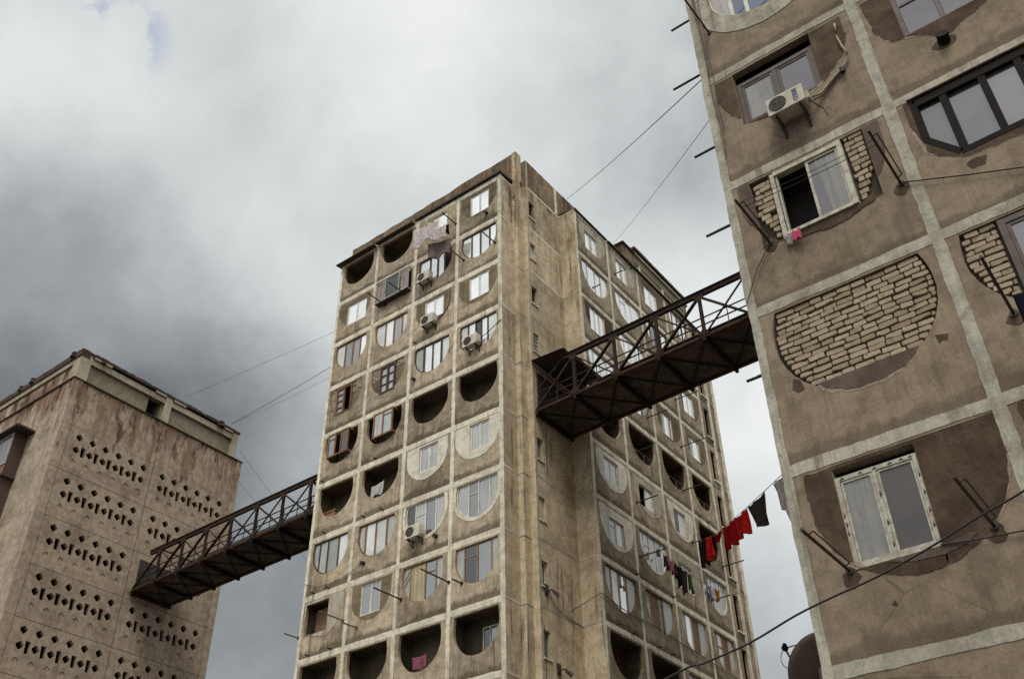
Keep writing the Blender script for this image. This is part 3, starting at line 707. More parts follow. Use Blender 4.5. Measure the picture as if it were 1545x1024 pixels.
# ---- the bay that steps forward on the right hand side
YB = [32.3, 35.45, 38.58, 41.62, 44.4]
FB = Frame((-19.78, 32.3, 0), (0, 1, 0), (1, 0, 0))
Wt = 'white_frame'
side = {
 (0, 0): dict(t='inf', w=(.95, 2.1, .8, 2.0), k=['g_bright', 'g_mid', 'g_bright'], m='beige_plaster', sp=[0, .42, .6, 1], g=.05),
 (0, 1): dict(t='inf', w=(.85, 2.0, .85, 2.15), k=['g_bright', 'g_mid', 'g_bright'], m='beige_plaster', sp=[0, .4, .58, 1]),
 (0, 2): dict(t='inf', w=(.7, 2.1, .9, 2.3), k=['g_bright', 'g_bright'], m='patch'),
 (0, 3): dict(t='glz', b=[.9, 1.5, 2.0], k=['g_bright'] * 4, f='wood_dark'),
 (1, 0): dict(t='glz', b=[1.0, 1.7, 2.25], k=['g_bright', 'g_bright', 'g_bright', 'g_bright'], f='grey_frame'),
 (1, 1): dict(t='glz', b=[.95, 1.5, 2.1], k=['g_bright'] * 4, f='white_frame', bars=[(.95, 1.5, 2.1)]),
 (1, 2): dict(t='glz', b=[.95, 1.5, 2.1], k=['g_bright', 'g_mid', 'g_bright', 'g_bright'], f='wood_dark'),
 (1, 3): dict(t='inf', w=(.7, 1.9, .9, 2.3), k=['g_bright', 'g_bright'], m='patch'),
 (2, 0): dict(t='inf', w=(.85, 2.2, .95, 2.4), k=['g_bright', 'g_bright', 'g_bright'], m='patch_brown', f='white_frame'),
 (2, 1): dict(t='glz', b=[.95, 1.5, 2.1], k=['g_bright'] * 4, f='white_frame'),
 (2, 2): dict(t='inf', w=(.85, 2.0, .95, 2.35), k=['g_bright', 'g_bright'], m='beige_plaster'),
 (2, 3): dict(t='inf', w=(.7, 1.9, .9, 2.3), k=['g_bright', 'g_bright'], m='patch'),
 (3, 0): dict(t='glz', b=[.95, 1.5, 2.1], k=['g_bright'] * 4, f='white_frame'),
 (3, 1): dict(t='glz', b=[.95, 1.5, 2.1], k=['g_bright', 'g_white', 'g_bright', 'g_mid'], f='wood_dark'),
 (3, 2): dict(t='inf', w=(.85, 1.95, .9, 2.25), k=['g_mid', 'g_bright', 'g_mid'], m='patch', sp=[0, .3, .72, 1]),
 (3, 3): dict(t='inf', w=(.7, 1.85, .9, 2.2), k=['g_mid', 'g_bright'], m='patch', sp=[0, .35, 1]),
 (4, 0): dict(t='open', rail=None), (4, 1): dict(t='open', rail=1.3), (4, 2): dict(t='open', rail=1.3), (4, 3): dict(t='open', rail=1.25),
 (5, 0): dict(t='inf', w=(1.02, 2.2, 1.15, 2.3), k=['g_grey', 'g_grey'], m='white_plaster', th=.014, g=.06),
 (5, 1): dict(t='inf', w=(.82, 2.1, 1.1, 2.2), k=[None, 'g_white'], m='beige_plaster', th=.012, g=.05),
 (5, 2): dict(t='inf', w=(.9, 2.05, 1.0, 2.25), k=['g_dark', 'g_white'], m='white_plaster', th=.014, g=.05),
 (5, 3): dict(t='open'),
 (6, 0): dict(t='inf', w=(1.06, 2.25, .95, 2.1), k=['g_mid', 'g_white'], m='white_plaster', th=.014, g=.1, tr={0: [.7]}),
 (6, 1): dict(t='glz', b=[.9, 1.35, 1.9, 2.4], k=['g_grey', 'g_grey', 'g_grey', 'g_mid', 'g_white'], f='white_frame', bars=[(.9, 1.35, 1.95)]),
 (6, 2): dict(t='inf', w=(.7, 2.0, .9, 2.2), k=['g_grey', 'g_white', 'g_grey'], m='beige_plaster'),
 (6, 3): dict(t='glz', b=[.75, 1.1, 1.5, 1.95], k=['g_grey', 'g_grey', 'g_white', 'g_grey', 'g_green'], f='white_frame'),
 (7, 0): dict(t='glz', b=[.95, 1.55, 2.15], k=['g_green', 'g_white', 'g_bright', 'g_green'], f='wood_tan', bars=[(1.55, 2.15, 2.0)], rim=.035),
 (7, 1): dict(t='glz', b=[.95, 1.6, 2.0], k=['g_green', 'g_ply', 'g_dark', 'g_green'], f='wood_tan', rim=.035),
 (7, 2): dict(t='glz', b=[.85, 1.4, 2.1], k=['g_green', 'g_bright', 'g_ply', 'g_green'], f='grey_frame', rim=.035),
 (7, 3): dict(t='glz', b=[.8, 1.3, 1.9], k=['g_green', 'g_white', 'g_ply', 'g_green'], f='wood_tan', bars=[(.8, 1.3, 1.9)], rim=.035),
 (8, 2): dict(t='glz', b=[.95, 1.5, 2.1], k=['g_green', 'g_mid', 'g_mid', 'g_green'], f='wood_tan'),
 (8, 3): dict(t='glz', b=[.8, 1.3, 1.9], k=['g_green', 'g_mid', 'g_ply', 'g_green'], f='wood_tan'),
}
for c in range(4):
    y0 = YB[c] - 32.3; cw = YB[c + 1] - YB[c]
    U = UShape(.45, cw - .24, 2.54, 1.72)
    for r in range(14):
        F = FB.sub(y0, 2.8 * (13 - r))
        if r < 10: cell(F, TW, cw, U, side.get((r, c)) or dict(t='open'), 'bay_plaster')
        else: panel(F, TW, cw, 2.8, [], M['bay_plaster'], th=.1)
for k in range(0, 15):
    mb = MB(); jag(FB, 0.001, 12.1, 2.8 * k - .17, 2.8 * k + .05, .006, mb); mb.build('trim_band', M['trim'], TW)
for i, (a, b) in enumerate(((0, .2), (3.07, 3.25), (6.2, 6.38), (9.24, 9.42), (12.0, 12.2))):
    mb = MB(); jag(FB, a, b, 0, 39.25, .010, mb); mb.build('trim_upright', M['trim'], TW)
for k in range(0, 15):
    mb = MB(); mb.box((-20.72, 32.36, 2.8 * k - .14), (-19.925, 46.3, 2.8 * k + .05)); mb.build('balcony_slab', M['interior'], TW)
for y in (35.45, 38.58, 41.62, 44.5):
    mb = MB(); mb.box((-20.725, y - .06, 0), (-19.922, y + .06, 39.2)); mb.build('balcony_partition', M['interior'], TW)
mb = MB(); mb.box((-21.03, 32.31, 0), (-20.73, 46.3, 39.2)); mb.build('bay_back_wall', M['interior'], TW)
FBs = Frame((-20.73, 32.3, 0), (1, 0, 0), (0, -1, 0))
for k in range(14):
    mb = MB(); mb.sheet(FBs, rect(.0, .949, 2.8 * k + .001, 2.8 * k + 2.799), [], 0, .05, rim=True); mb.build('bay_end_panel', M['side_concrete'], TW)
for k in range(1, 15):
    mb = MB(); jag(FBs, .01, .94, 2.8 * k - .10, 2.8 * k - .02, .005, mb, amp=.008); mb.build('return_band', M['beige_plaster'], TW)
# narrow strip with dark slots at the far end of the bay
for k in range(14):
    G = FB.sub(12.1, 2.8 * k)
    mb = MB(); mb.sheet(G, rect(.0005, 2.05, .0005, 2.7995), [rect(.45, 1.0, .55, 2.45)] if k > 2 else [], 0, .14, rim=True); mb.build('strip_panel', M['bay_plaster'], TW)
    if k > 2:
        mb = MB(); mb.fbox(G, .40, 1.06, .46, .545, 0, .07); mb.build('slot_sill', M['trim'], TW)
for a, b in ((1.05, 1.22), (1.88, 2.06)):
    mb = MB(); mb.fbox(FB, 12.1 + a, 12.1 + b, 0, 39.3, 0.002, .09); mb.build('strip_rib', M['trim'], TW)
mb = MB(); mb.box((-20.7, 46.3, 0), (-19.79, 46.34, 39.2)); mb.build('bay_far_wall', M['bay_plaster'], TW)
# roofs of the balcony strips
def canopy(F, u0, u1, z, out, drop, th=.07, back=-1.0):
    mb = MB(); n = int((u1 - u0) / .14); pts = []
    for i in range(n + 1):
        u = u0 + (u1 - u0) * i / n; w = .012 * (i % 2)
        pts += [F.p(u, z + w + .12, back), F.p(u, z - drop + w, out), F.p(u, z - drop + w - th, out), F.p(u, z + w - th + .12, back)]
    fs = []
    for i in range(n):
        for k in range(4): fs.append((4 * i + k, 4 * i + (k + 1) % 4, 4 * i + 4 + (k + 1) % 4, 4 * i + 4 + k))
    fs += [(0, 3, 2, 1), (4 * n, 4 * n + 1, 4 * n + 2, 4 * n + 3)]
    mb.add(pts, fs); mb.build('canopy', M['canopy'], TW)
canopy(FF, 5.5, 11.25, 39.46, .14, .0, .14)
canopy(FF, 2.75, 5.45, 39.24, .30, .05, .06)
canopy(FF, -.15, 2.7, 39.18, .34, .07, .045)
canopy(FB, .02, 3.1, 39.30, .10, .02, .08, -.9)
canopy(FB, 3.2, 13.6, 39.24, .16, .03, .07, -.9)
# rooftop lift housing at the far end
mb = MB(); mb.box((-23.5, 38.6, 39.6), (-20.46, 39.86, 41.78)); mb.build('rooftop_block', M['parapet'], TW)
mb = MB(); mb.box((-23.5, 38.52, 41.78), (-20.36, 39.87, 41.9)); mb.build('rooftop_coping', M['roof_edge'], TW)
mb = MB(); mb.box((-24.5, 39.88, 39.6), (-20.55, 46.2, 41.5)); mb.build('rooftop_housing', M['attic_wall'], TW)
for i, (z0, z1, o) in enumerate(((41.30, 41.44, .05), (41.84, 42.02, .16))):
    mb = MB(); mb.box((-24.5, 39.88 - o * .3, z0), (-20.55 + o, 46.25, z1)); mb.build('cornice', M['attic_beam'], TW)
mb = MB(); mb.box((-24.6, 39.86, 41.4), (-20.5, 46.2, 42.05)); mb.build('cornice_core', M['attic_wall'], TW)
wavy_top((-20.3, 39.75, 0), (-20.3, 46.3, 0), (1, 0, 0), 42.12, (42.3, 42.3), .6, n=40, amp=.03).build('rooftop_coping', M['roof_edge'], TW)
for y in (40.5, 43.2):
    mb = MB(); mb.box((-20.74, y - .09, 39.3), (-20.5, y + .09, 41.27)); mb.build('rooftop_pier', M['trim'], TW)
for y in (35.3, 38.2):
    mb = MB(); mb.box((-20.75, y - .09, 39.22), (-20.7, y + .09, 41.2)); mb.build('parapet_rib', M['trim'], TW)
mb = MB(); mb.box((-20.75, 31.98, 39.22), (-20.7, 32.16, 41.1)); mb.build('parapet_rib', M['trim'], TW)
# short drain spouts under the floors
spout = None
def add_spout(F, u, h):
    global spout
    p = F.p(u, h, 0)
    if spout is None:
        mb = MB(); mb.tube([(0, 0, 0), (F.N.x * .22, F.N.y * .22, -.03)], .035, 8)
        o = mb.build('drain_spout', M['pole'], None); spout = o; o.parent = TW
    else:
        o = spout.copy(); COL.objects.link(o); o.parent = TW
        if abs(F.N.x) > .5: o.rotation_euler.z = math.pi / 2
    o.location = p - TW.location
for k, us in ((8, (3.45, 4.55, 1.0)), (7, (.7, 1.6)), (6, (.8, 2.1)), (11, (6.0,)), (9, (3.9, .5))):
    for u in us: add_spout(FF, u, 2.8 * k + .12)
for k, us in ((6, (1.0, 2.2, 4.2, 5.3)), (7, (2.9, 6.0)), (9, (9.9, 10.8)), (11, (4.4, 5.5, 7.0))):
    for u in us: add_spout(FB, u, 2.8 * k + .10)
for u, h in ((6.0, 28.82), (3.62, 20.28), (7.69, 20.28), (10.32, 37.04)):
    mb = MB(); mb.tube([FF.p(u, h, 0), FF.p(u, h - .03, .16)], .09, 12); mb.build('vent_pipe', M['pole'], TW)
# things standing in the open balconies
mb = MB(); F = FF.sub(0, 22.4); mb.fbox(F, .45, 1.15, .06, 1.35, -.85, -.3)
mb.fbox(F, .42, 1.18, 1.36, 1.42, -.9, -.27)
tag(mb.build('wooden_cabinet', M['wood'], None), 'brown wooden cabinet in the dark balcony beside the left bridge end', 'cabinet')

# ================================================================ LIFT TOWER (left)
LT = empty('lift_tower', (-54, 29, 0), 'stained concrete stair tower at the left edge, pierced with diamond and slot openings', 'tower')
FD = Frame((-48.47, 22.75, 0), (0, 1, 0), (1, 0, 0))
def diamond(u, h, a, b=None):
    b = b or a; k = .16
    j = lambda: random.uniform(-.012, .012)
    return [(u - a * (1 - k), h + b * k + j()), (u - a * (1 - k), h - b * k), (u - a * k + j(), h - b * (1 - k)), (u + a * k, h - b * (1 - k)), (u + a * (1 - k) + j(), h - b * k), (u + a * (1 - k), h + b * k), (u + a * k, h + b * (1 - k)), (u - a * k, h + b * (1 - k) + j())]
def slot(u, h): return [(u - .16, h + .31), (u - .11, h - .31), (u + .16, h - .31), (u + .11, h + .31)]
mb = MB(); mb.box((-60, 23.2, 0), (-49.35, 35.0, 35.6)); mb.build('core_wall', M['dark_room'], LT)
cols = ((.62, 6.21, 1.31, .862), (6.26, 12.02, 6.99, .866))
for j in range(11):
    zt = 32.75 - 2.8 * j; zb = zt - 2.772
    for ci, (a, b, u0, p) in enumerate(cols):
        holes = []; blind = []
        plain = (ci == 1 and j == 2) or j > 7
        if not plain:
            nn = 6
            for i in range(nn):
                u = u0 + p * i
                if ci == 1 and j == 1 and i > 2: continue
                holes.append(diamond(u, zt - .52, .245)); holes.append(diamond(u - .01, zt - 1.31, .245))
                if i < nn - 1: holes.append(slot(u + p * .48, zt - 1.32))
            for i in range(nn):
                if ci == 1 and j == 1 and i > 2: continue
                blind.append(diamond(u0 + p * i - .02, zt - 2.08, .20))
        elif ci == 1 and j == 2: holes = [diamond(u0 + p * 5 - .3, zt - 1.0, .19)]
        mb = MB(); mb.sheet(FD, rect(a, b, zb, zt), holes + blind, 0, .22, rim=True, back=False)
        for bl in blind: mb.prism(FD, bl, -.2, -.035, back=False)
        mb.build('pierced_panel', M['lift'], LT)
for ci, (a, b, *_ ) in enumerate(cols):
    mb = MB(); mb.sheet(FD, rect(a, b, 32.765, 35.7), [], 0.0, .22, rim=True); mb.build('plain_panel', M['lift'], LT)
for j in range(13):
    zt = 35.7 if j == 0 else 32.75 - 2.8 * (j - 1); zb = 32.765 if j == 0 else zt - 2.785
    if zb < 0: continue
    mb = MB(); mb.box((-49.1, 22.75, zb), (-48.44, 23.34, zt)); mb.build('corner_post', M['lift'], LT)
    mb = MB(); mb.box((-49.1, 34.79, zb), (-48.42, 35.2, zt)); mb.build('corner_post', M['lift_left'], LT)
    zt2 = 35.7 if j == 0 else 32.72 - 2.74 * (j - 1); zb2 = 32.735 if j == 0 else zt2 - 2.725
    if zb2 < 0: continue
    mb = MB(); mb.box((-60, 22.77, zb2), (-49.115, 23.19, zt2)); mb.build('left_wall_panel', M['lift_left'], LT)
mb = MB(); mb.box((-60, 23.0, 35.7), (-48.38, 35.25, 35.76)); mb.box((-60, 22.68, 35.7), (-48.38, 23.0, 35.76)); mb.build('ledge', M['roof_edge'], LT)
# attic storey
mb = MB(); mb.box((-60, 23.15, 35.76), (-48.75, 30.5 - 2.72, 37.2)); mb.build('attic_wall', M['attic_wall'], LT)
mb = MB(); mb.box((-60, 28.72, 35.76), (-48.75, 34.4, 37.2)); mb.build('attic_wall', M['attic_wall'], LT)
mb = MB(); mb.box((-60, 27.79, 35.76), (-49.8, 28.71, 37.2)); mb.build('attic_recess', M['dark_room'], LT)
for y0, y1 in ((22.8, 23.5), (28.85, 29.3), (34.2, 34.62)):
    mb = MB(); mb.box((-49.2, y0, 35.765), (-48.5, y1, 37.75)); mb.build('attic_post', M['attic_beam'], LT)
mb = MB(); mb.box((-49.0, 23.51, 37.12), (-48.56, 28.84, 37.5)); mb.build('attic_lintel', M['attic_beam'], LT)
mb = MB(); mb.box((-49.0, 29.31, 37.12), (-48.56, 34.19, 37.5)); mb.build('attic_lintel', M['attic_beam'], LT)
mb = MB(); mb.box((-60, 22.83, 35.77), (-49.21, 23.14, 36.78)); mb.build('attic_side_wall', M['lift_left'], LT)
mb = MB(); mb.box((-60, 22.95, 36.79), (-49.21, 23.14, 37.0)); mb.build('attic_side_gap', M['roof_edge'], LT)
mb = MB(); mb.box((-60, 22.80, 37.0), (-49.21, 23.13, 37.35)); mb.build('attic_lintel', M['attic_beam'], LT)
for y0, y1 in ((23.6, 24.8), (28.0, 28.8), (29.4, 30.3), (33.2, 34.1)):
    mb = MB(); mb.box((-48.9, y0, 37.51), (-48.45, y1, 37.62)); mb.build('coping_block', M['attic_beam'], LT)
wavy_top((-48.45, 22.75, 0), (-48.45, 34.7, 0), (1, 0, 0), 37.63, (37.82, 37.80), .7, n=90, amp=.055).build('roof_edge', M['roof_edge'], LT)
wavy_top((-60, 22.72, 0), (-48.46, 22.72, 0), (0, -1, 0), 37.36, (37.62, 37.80), .6, n=90, amp=.05).build('roof_edge', M['roof_edge'], LT)
mb = MB(); mb.box((-59.9, 23.4, 37.2), (-49.1, 34.5, 37.6)); mb.build('roof', M['roof_edge'], LT)
for (x, y, s) in ((-49.3, 22.75, .28), (-53.6, 22.75, .26), (-54.9, 22.75, .22), (-48.5, 33.1, .34), (-48.5, 24.2, .2)):
    mb = MB(); n = 9
    mb.tube([(x, y, 37.5), (x + .02, y, 37.7 + s * .3), (x, y + .03, 37.75 + s * .5)], [s * .9, s * .7, s * .3], n); mb.build('roof_rubble', M['roof_edge'], LT)
# timber balcony box on the left face
FL = Frame((-51.9, 22.0, 0), (-1, 0, 0), (0, -1, 0))
mb = MB(); mb.box((-56, 22.03, 30.25), (-51.9, 22.76, 33.0)); bxo = mb.build('balcony_box', M['wood_dark'], LT)
rect_window(FL, LT, .05, 3.6, 30.9, 32.95, ['g_lil2', 'g_lil2', 'g_lil2'], M['grey_frame'], d=.03, fw=.08)
for i in range(2):
    mb = MB(); mb.box((-56, 21.99 + .0, 30.3), (-51.95, 22.026, 30.85)); 
    if i == 0: mb.build('balcony_board', M['wood'], LT)
mb = MB(); mb.box((-56.2, 21.62, 33.02), (-51.2, 22.75, 33.12)); mb.box((-56.2, 21.7, 33.125), (-51.3, 22.75, 33.2)); mb.build('balcony_roof', M['canopy'], LT)
mb = MB(); mb.box((-56, 21.97, 30.15), (-51.86, 22.76, 30.24)); mb.build('balcony_floor', M['wood_dark'], LT)
mb = MB(); mb.box((-56, 22.1, 24.5), (-52.05, 22.76, 30.14)); mb.build('lower_balcony_box', M['wood_dark'], LT)

# ================================================================ APARTMENT BLOCK (right)
RB = empty('apartment_block', (1, 26, 0), 'near brown plastered apartment block at the right, its walls crossed by pale painted bands', 'building')
FX = Frame((0, 12, 0), (1, 0, 0), (0, -1, 0))
cells = {}
def rpanel(k, c, holes, mat='brown'):
    a, b = ((-4.29, -1.375), (-1.375, 1.43), (1.43, 4.23), (4.23, 7.03), (7.03, 9.9))[c]
    z0 = 2.8 * k + .21
    mb = MB(); mb.sheet(FX, rect(a + .0005, b - .0005, z0 + .0005, z0 + 2.7995), holes, 0, .15)
    return mb.build('facade_panel', M[mat], RB)
M['lip'] = concrete('chipped_plaster_lip', (.33, .265, .19), (.25, .195, .137), rand=.1, fine=.2, blotch_scale=4)
def lip(pts, w0=.006, w1=.03, th=.004, closed=False):
    """broken pale edge of plaster along an outline"""
    cx = sum(p[0] for p in pts) / len(pts); cy = sum(p[1] for p in pts) / len(pts); P = []
    for i in range(len(pts) - 1):
        (a, b), (c, d) = pts[i], pts[i + 1]; m = max(1, int(math.hypot(c - a, d - b) / .03))
        P += [(a + (c - a) * t / m, b + (d - b) * t / m) for t in range(m)]
    P.append(pts[-1]); mb = MB(); n = len(P); inn = []; out = []; w = 0
    for i, (u, h) in enumerate(P):
        u2, h2 = P[min(i + 1, n - 1)]; u1, h1 = P[max(i - 1, 0)]; tx, ty = u2 - u1, h2 - h1; ln_ = math.hypot(tx, ty) or 1
        nx, ny = ty / ln_, -tx / ln_
        if nx * (u - cx) + ny * (h - cy) < 0: nx, ny = -nx, -ny
        w = w * .6 + random.uniform(0, 1) * .4; ww = w0 + (w1 - w0) * max(0, w * 2 - .75)
        inn.append((u - nx * .03, h - ny * .03)); out.append((u + nx * ww, h + ny * ww))
    pts3 = [FX.p(*q, th) for q in inn] + [FX.p(*q, th) for q in out] + [FX.p(*q, 0) for q in out]; fs = []
    for i in range(n - 1): fs += [(i, i + 1, n + i + 1, n + i), (n + i, n + i + 1, 2 * n + i + 1, 2 * n + i)]
    mb.add(pts3, fs); mb.build('plaster_lip', M['lip'], RB)
def chip(u, h, a, b, ang):
    c_, s_ = math.cos(ang), math.sin(ang); mb = MB()
    mb.prism(FX, rgh([(u + x * c_ - y * s_, h + x * s_ + y * c_) for x, y in ((-a, -b), (a * .4, -b * .8), (a, b * .3), (-a * .2, b))], .004), .001, .004); mb.build('plaster_chip', M['lip'], RB)
def RU(c, k, ul=-3.99, ur=-1.58, dep=1.74): return UShape(ul + c * 2.825, ur + c * 2.825, 2.8 * k + 2.88, dep, .10)
# k = 2 : new white window in a brown plastered arch
w = (-3.60, -2.50, 7.0, 8.30)
rpanel(2, 0, [rect(w[0], w[1], w[2], 8.42)])
patch(FX, RB, RU(0, 2, -3.97, -1.50, 1.72), (w[0], w[1], w[2], 8.42), M['patch_brown'], g=.02, jit=.02, th=.01)
wf = rect_window(FX, RB, *w, ['g_lace', 'g_fly'], M['old_white'], d=-.03, fw=.06, splits=[0, .475, 1])
mb = MB()
for u, h in ((-3.5, 8.265), (-3.25, 8.27), (-3.05, 8.268), (-2.85, 8.27), (-2.7, 8.27), (-2.58, 8.268)):
    mb.prism(FX, [(u - .035, h - .012), (u + .035, h - .012), (u, h + .016)], -.0118, -.009)
for u, h in ((-3.575, 7.75), (-3.57, 7.62), (-3.575, 7.5), (-2.53, 8.0), (-2.53, 7.75), (-2.53, 7.5), (-2.53, 7.3), (-3.06, 7.9), (-3.06, 7.5), (-3.06, 7.2)):
    mb.prism(FX, [(u - .012, h - .045), (u + .014, h - .02), (u - .004, h + .04)], -.0098, -.006)
mb.build('film_print', M['black_mark'], wf)
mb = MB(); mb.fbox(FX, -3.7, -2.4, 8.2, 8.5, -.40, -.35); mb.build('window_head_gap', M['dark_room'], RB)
mb = MB(); pts = [(-3.2, 6.985), (-2.9, 6.90), (-2.5, 6.88), (-2.25, 6.93), (-2.08, 7.03), (-2.15, 7.06), (-2.49, 6.99)]
mb.prism(FX, pts, 0.011, .016); mb.build('mortar_smear', M['patch_grey'], RB)
# k = 3 : arch walled up with stone bricks
U3 = RU(0, 3, -4.0, -1.585, 1.76)
rpanel(3, 0, [U3.poly(34, jit=.006)])
mb = MB(); mb.prism(FX, U3.poly(30, grow=-.003), -.14, -.075); mo = mb.build('mortar_bed', M['mortar'], RB)
mb = MB(); bricks(FX, lambda h: (U3.c - half(U3, h) + .012, U3.c + half(U3, h) - .012) if half(U3, h) > .1 else None, 9.81, 11.28, -.03, mb, ch=.0972, bl=(.19, .30), missing=.0)
mb.build('brickwork', M['brick'], mo)
mb = MB(); pts = [(-3.50, 9.795)]
for i in range(15):
    u = -3.42 + 1.3 * i / 14; pts.append((u, U3.bot(min(max(u, U3.ul + .02), U3.ur - .02)) - .03 + random.uniform(-.03, .03) + (.02 if i < 3 else 0)))
pts.append((-2.05, 9.80)); mb.prism(FX, pts, -.07, .007); mb.build('cement_skirt', M['patch_grey'], RB)
for pts in ([(-1.82, 9.86), (-1.65, 9.81), (-1.68, 9.72), (-1.75, 9.74), (-1.80, 9.71)], [(-3.84, 10.03), (-3.74, 9.97), (-3.70, 9.79), (-3.80, 9.77), (-3.88, 9.85)]):
    mb = MB(); mb.prism(FX, pts, .001, .005); mb.build('plaster_chip', M['patch_brown'], RB)
# k = 4 : sliding window between brick wings
U4 = RU(0, 4, -4.03, -1.60, 1.76); w = (-3.46, -2.23, 12.62, 14.0)
rpanel(4, 0, [rect(-3.84, -1.86, 12.60, 14.06)])
B4 = UShape(-4.06, -1.60, 14.10, 1.62); mb = MB()
mb.prism(FX, rgh(B4.clip(-4.06, -3.842, n=12)), 0, .006); mb.prism(FX, rgh(B4.clip(-1.858, -1.60, n=12)), 0, .006)
mb.prism(FX, rgh(B4.clip(-3.842, -1.858, h1=12.598, n=18), .008), 0, .006); mb.build('infill_patch', M['patch_grey'], RB)
mb = MB(); mb.fbox(FX, -3.835, -3.475, 12.605, 14.055, -.14, -.085); mo = mb.build('mortar_bed', M['mortar'], RB)
mb = MB(); mb.fbox(FX, -2.22, -1.865, 12.605, 14.055, -.14, -.085); mo2 = mb.build('mortar_bed', M['mortar'], RB)
mb = MB(); bricks(FX, lambda h: (-3.83 + max(0, 13.3 - h) * .42, -3.475), 12.7, 14.03, -.03, mb, ch=.118, bl=(.17, .26)); mb.build('brickwork', M['brick'], mo); mb = MB()
bricks(FX, lambda h: (-2.20, -1.865 - max(0, 13.2 - h) * .42), 12.68, 14.05, -.03, mb, ch=.118, bl=(.17, .26)); mb.build('brickwork', M['brick'], mo2)
mb = MB()
mb.fbox(FX, -3.47, -3.40, 12.56, 14.0, -.10, .03); mb.fbox(FX, -2.305, -2.225, 12.62, 14.04, -.10, .03)
mb.fbox(FX, -3.399, -2.306, 13.95, 14.03, -.10, .028); mb.fbox(FX, -3.399, -2.306, 12.60, 12.66, -.10, .045)
wf = mb.build('window', M['old_white'], RB)
mb = MB(); mb.fbox(FX, -2.86, -2.81, 12.662, 13.948, -.085, .0); mb.fbox(FX, -2.35, -2.31, 12.662, 13.948, -.085, 0)
mb.fbox(FX, -2.809, -2.351, 13.90, 13.948, -.085, -.002); mb.fbox(FX, -2.809, -2.351, 12.662, 12.70, -.085, -.002)
mb.fbox(FX, -3.385, -3.355, 12.665, 13.945, -.085, -.005); mb.build('sash', M['old_white'], wf)
pane_mesh([(rect(-2.808, -2.352, 12.705, 13.895), 'g_lil')], FX, -.03, wf)
mb = MB(); n = 16
for i in range(n):
    a = -2.72 + .36 * i / n; mb.prism(FX, [(a, 13.88), (a + .07, 12.72), (a + .0935, 12.72), (a + .0225, 13.88)], -.026 - .002 * (i % 2), -.024 + .003 * (i % 2))
mb.build('curtain', M['g_lace'], wf)
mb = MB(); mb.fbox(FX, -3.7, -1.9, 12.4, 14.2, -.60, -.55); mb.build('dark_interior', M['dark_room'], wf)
mb = MB(); mb.prism(FX, rgh([(-3.5, 12.6), (-3.2, 12.56), (-2.9, 12.53), (-2.5, 12.52), (-2.2, 12.58), (-1.95, 12.72), (-2.0, 12.55), (-2.4, 12.43), (-2.75, 12.38), (-3.0, 12.45), (-3.35, 12.5)], .012), .008, .014); mb.build('mortar_smear', M['patch_brown'], RB)
# k = 5 : old brown window with the air conditioner below
w = (-3.69, -2.21, 15.47, 16.62)
rpanel(5, 0, [rect(-3.70, -2.20, 15.46, 16.86)])
B5 = UShape(-4.05, -1.61, 16.84, 1.5); mb = MB()
mb.prism(FX, rgh(B5.clip(-4.05, -3.702, n=16), .02), 0, .008); mb.prism(FX, rgh(B5.clip(-2.198, -1.61, n=22), .022), 0, .008)
mb.prism(FX, rgh([(-3.6, 15.455), (-3.3, 15.36), (-3.0, 15.36), (-2.7, 15.42), (-2.3, 15.455)], .005), 0, .008); mb.build('infill_patch', M['patch_brown'], RB)
rect_window(FX, RB, *w, ['g_lace', 'g_lil'], M['brown_frame'], d=-.10, fw=.085, splits=[0, .49, 1], sash=True)
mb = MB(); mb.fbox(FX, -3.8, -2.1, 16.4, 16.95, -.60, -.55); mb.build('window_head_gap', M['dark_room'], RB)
# k = 6 : painted arch with blue curtains
U6 = UShape(-3.83, -1.6, 19.68, 1.42); O6 = UShape(-4.14, -1.42, 19.68, 1.86)
rpanel(6, 0, [U6.poly(30)])
mb = MB(); a = O6.poly(34, jit=.006, top=False); b = U6.poly(34, grow=.004, top=False); n = len(a)
pts = [FX.p(*q, .012) for q in a] + [FX.p(*q, .012) for q in b] + [FX.p(*q, 0) for q in a] + [FX.p(*q, 0) for q in b]; fs = []
for i in range(n - 1): fs += [(i, i + 1, n + i + 1, n + i), (i, 2 * n + i, 2 * n + i + 1, i + 1), (n + i, n + i + 1, 3 * n + i + 1, 3 * n + i)]
mb.add(pts, fs); mb.build('opening_surround', M['grey_trim'], RB)
u_window(FX, RB, U6, [-3.83, -3.42, -3.12, -2.5, -2.0, -1.6], ['g_pink', 'g_blue', 'g_blue', 'g_blue', 'g_blue'], M['white_frame'], d=-.05, rim=.03, bw=.075)
lip(RU(0, 2, -3.99, -1.48, 1.74).poly(40)); lip(UShape(-4.05, -1.61, 16.84, 1.5).poly(40)[:14]); lip(UShape(-4.05, -1.61, 16.84, 1.5).poly(40)[26:])
for k_ in (0,):
    Q = [(-3.50, 9.78)] + [(-3.42 + 1.3 * i / 14, U3.bot(min(max(-3.42 + 1.3 * i / 14, U3.ul + .02), U3.ur - .02)) - .04) for i in range(15)] + [(-2.04, 9.80)]
    lip(Q, .01, .05, .003)
for a_ in ((-2.02, 9.18, .012, .05, .2), (-1.8, 8.95, .03, .012, .4), (-3.2, 11.62, .02, .03, 1), (-3.7, 11.9, .025, .015, 0), (-2.0, 8.2, .006, .07, -.1), (-1.75, 8.25, .005, .08, -.3), (-3.35, 8.2, .006, .05, .5), (-3.0, 17.4, .02, .012, 0), (-1.7, 14.9, .018, .03, 0), (-2.3, 6.6, .02, .012, 0), (-.4, 9.3, .02, .05, 0), (-.9, 12.0, .02, .015, .3)): chip(*a_)
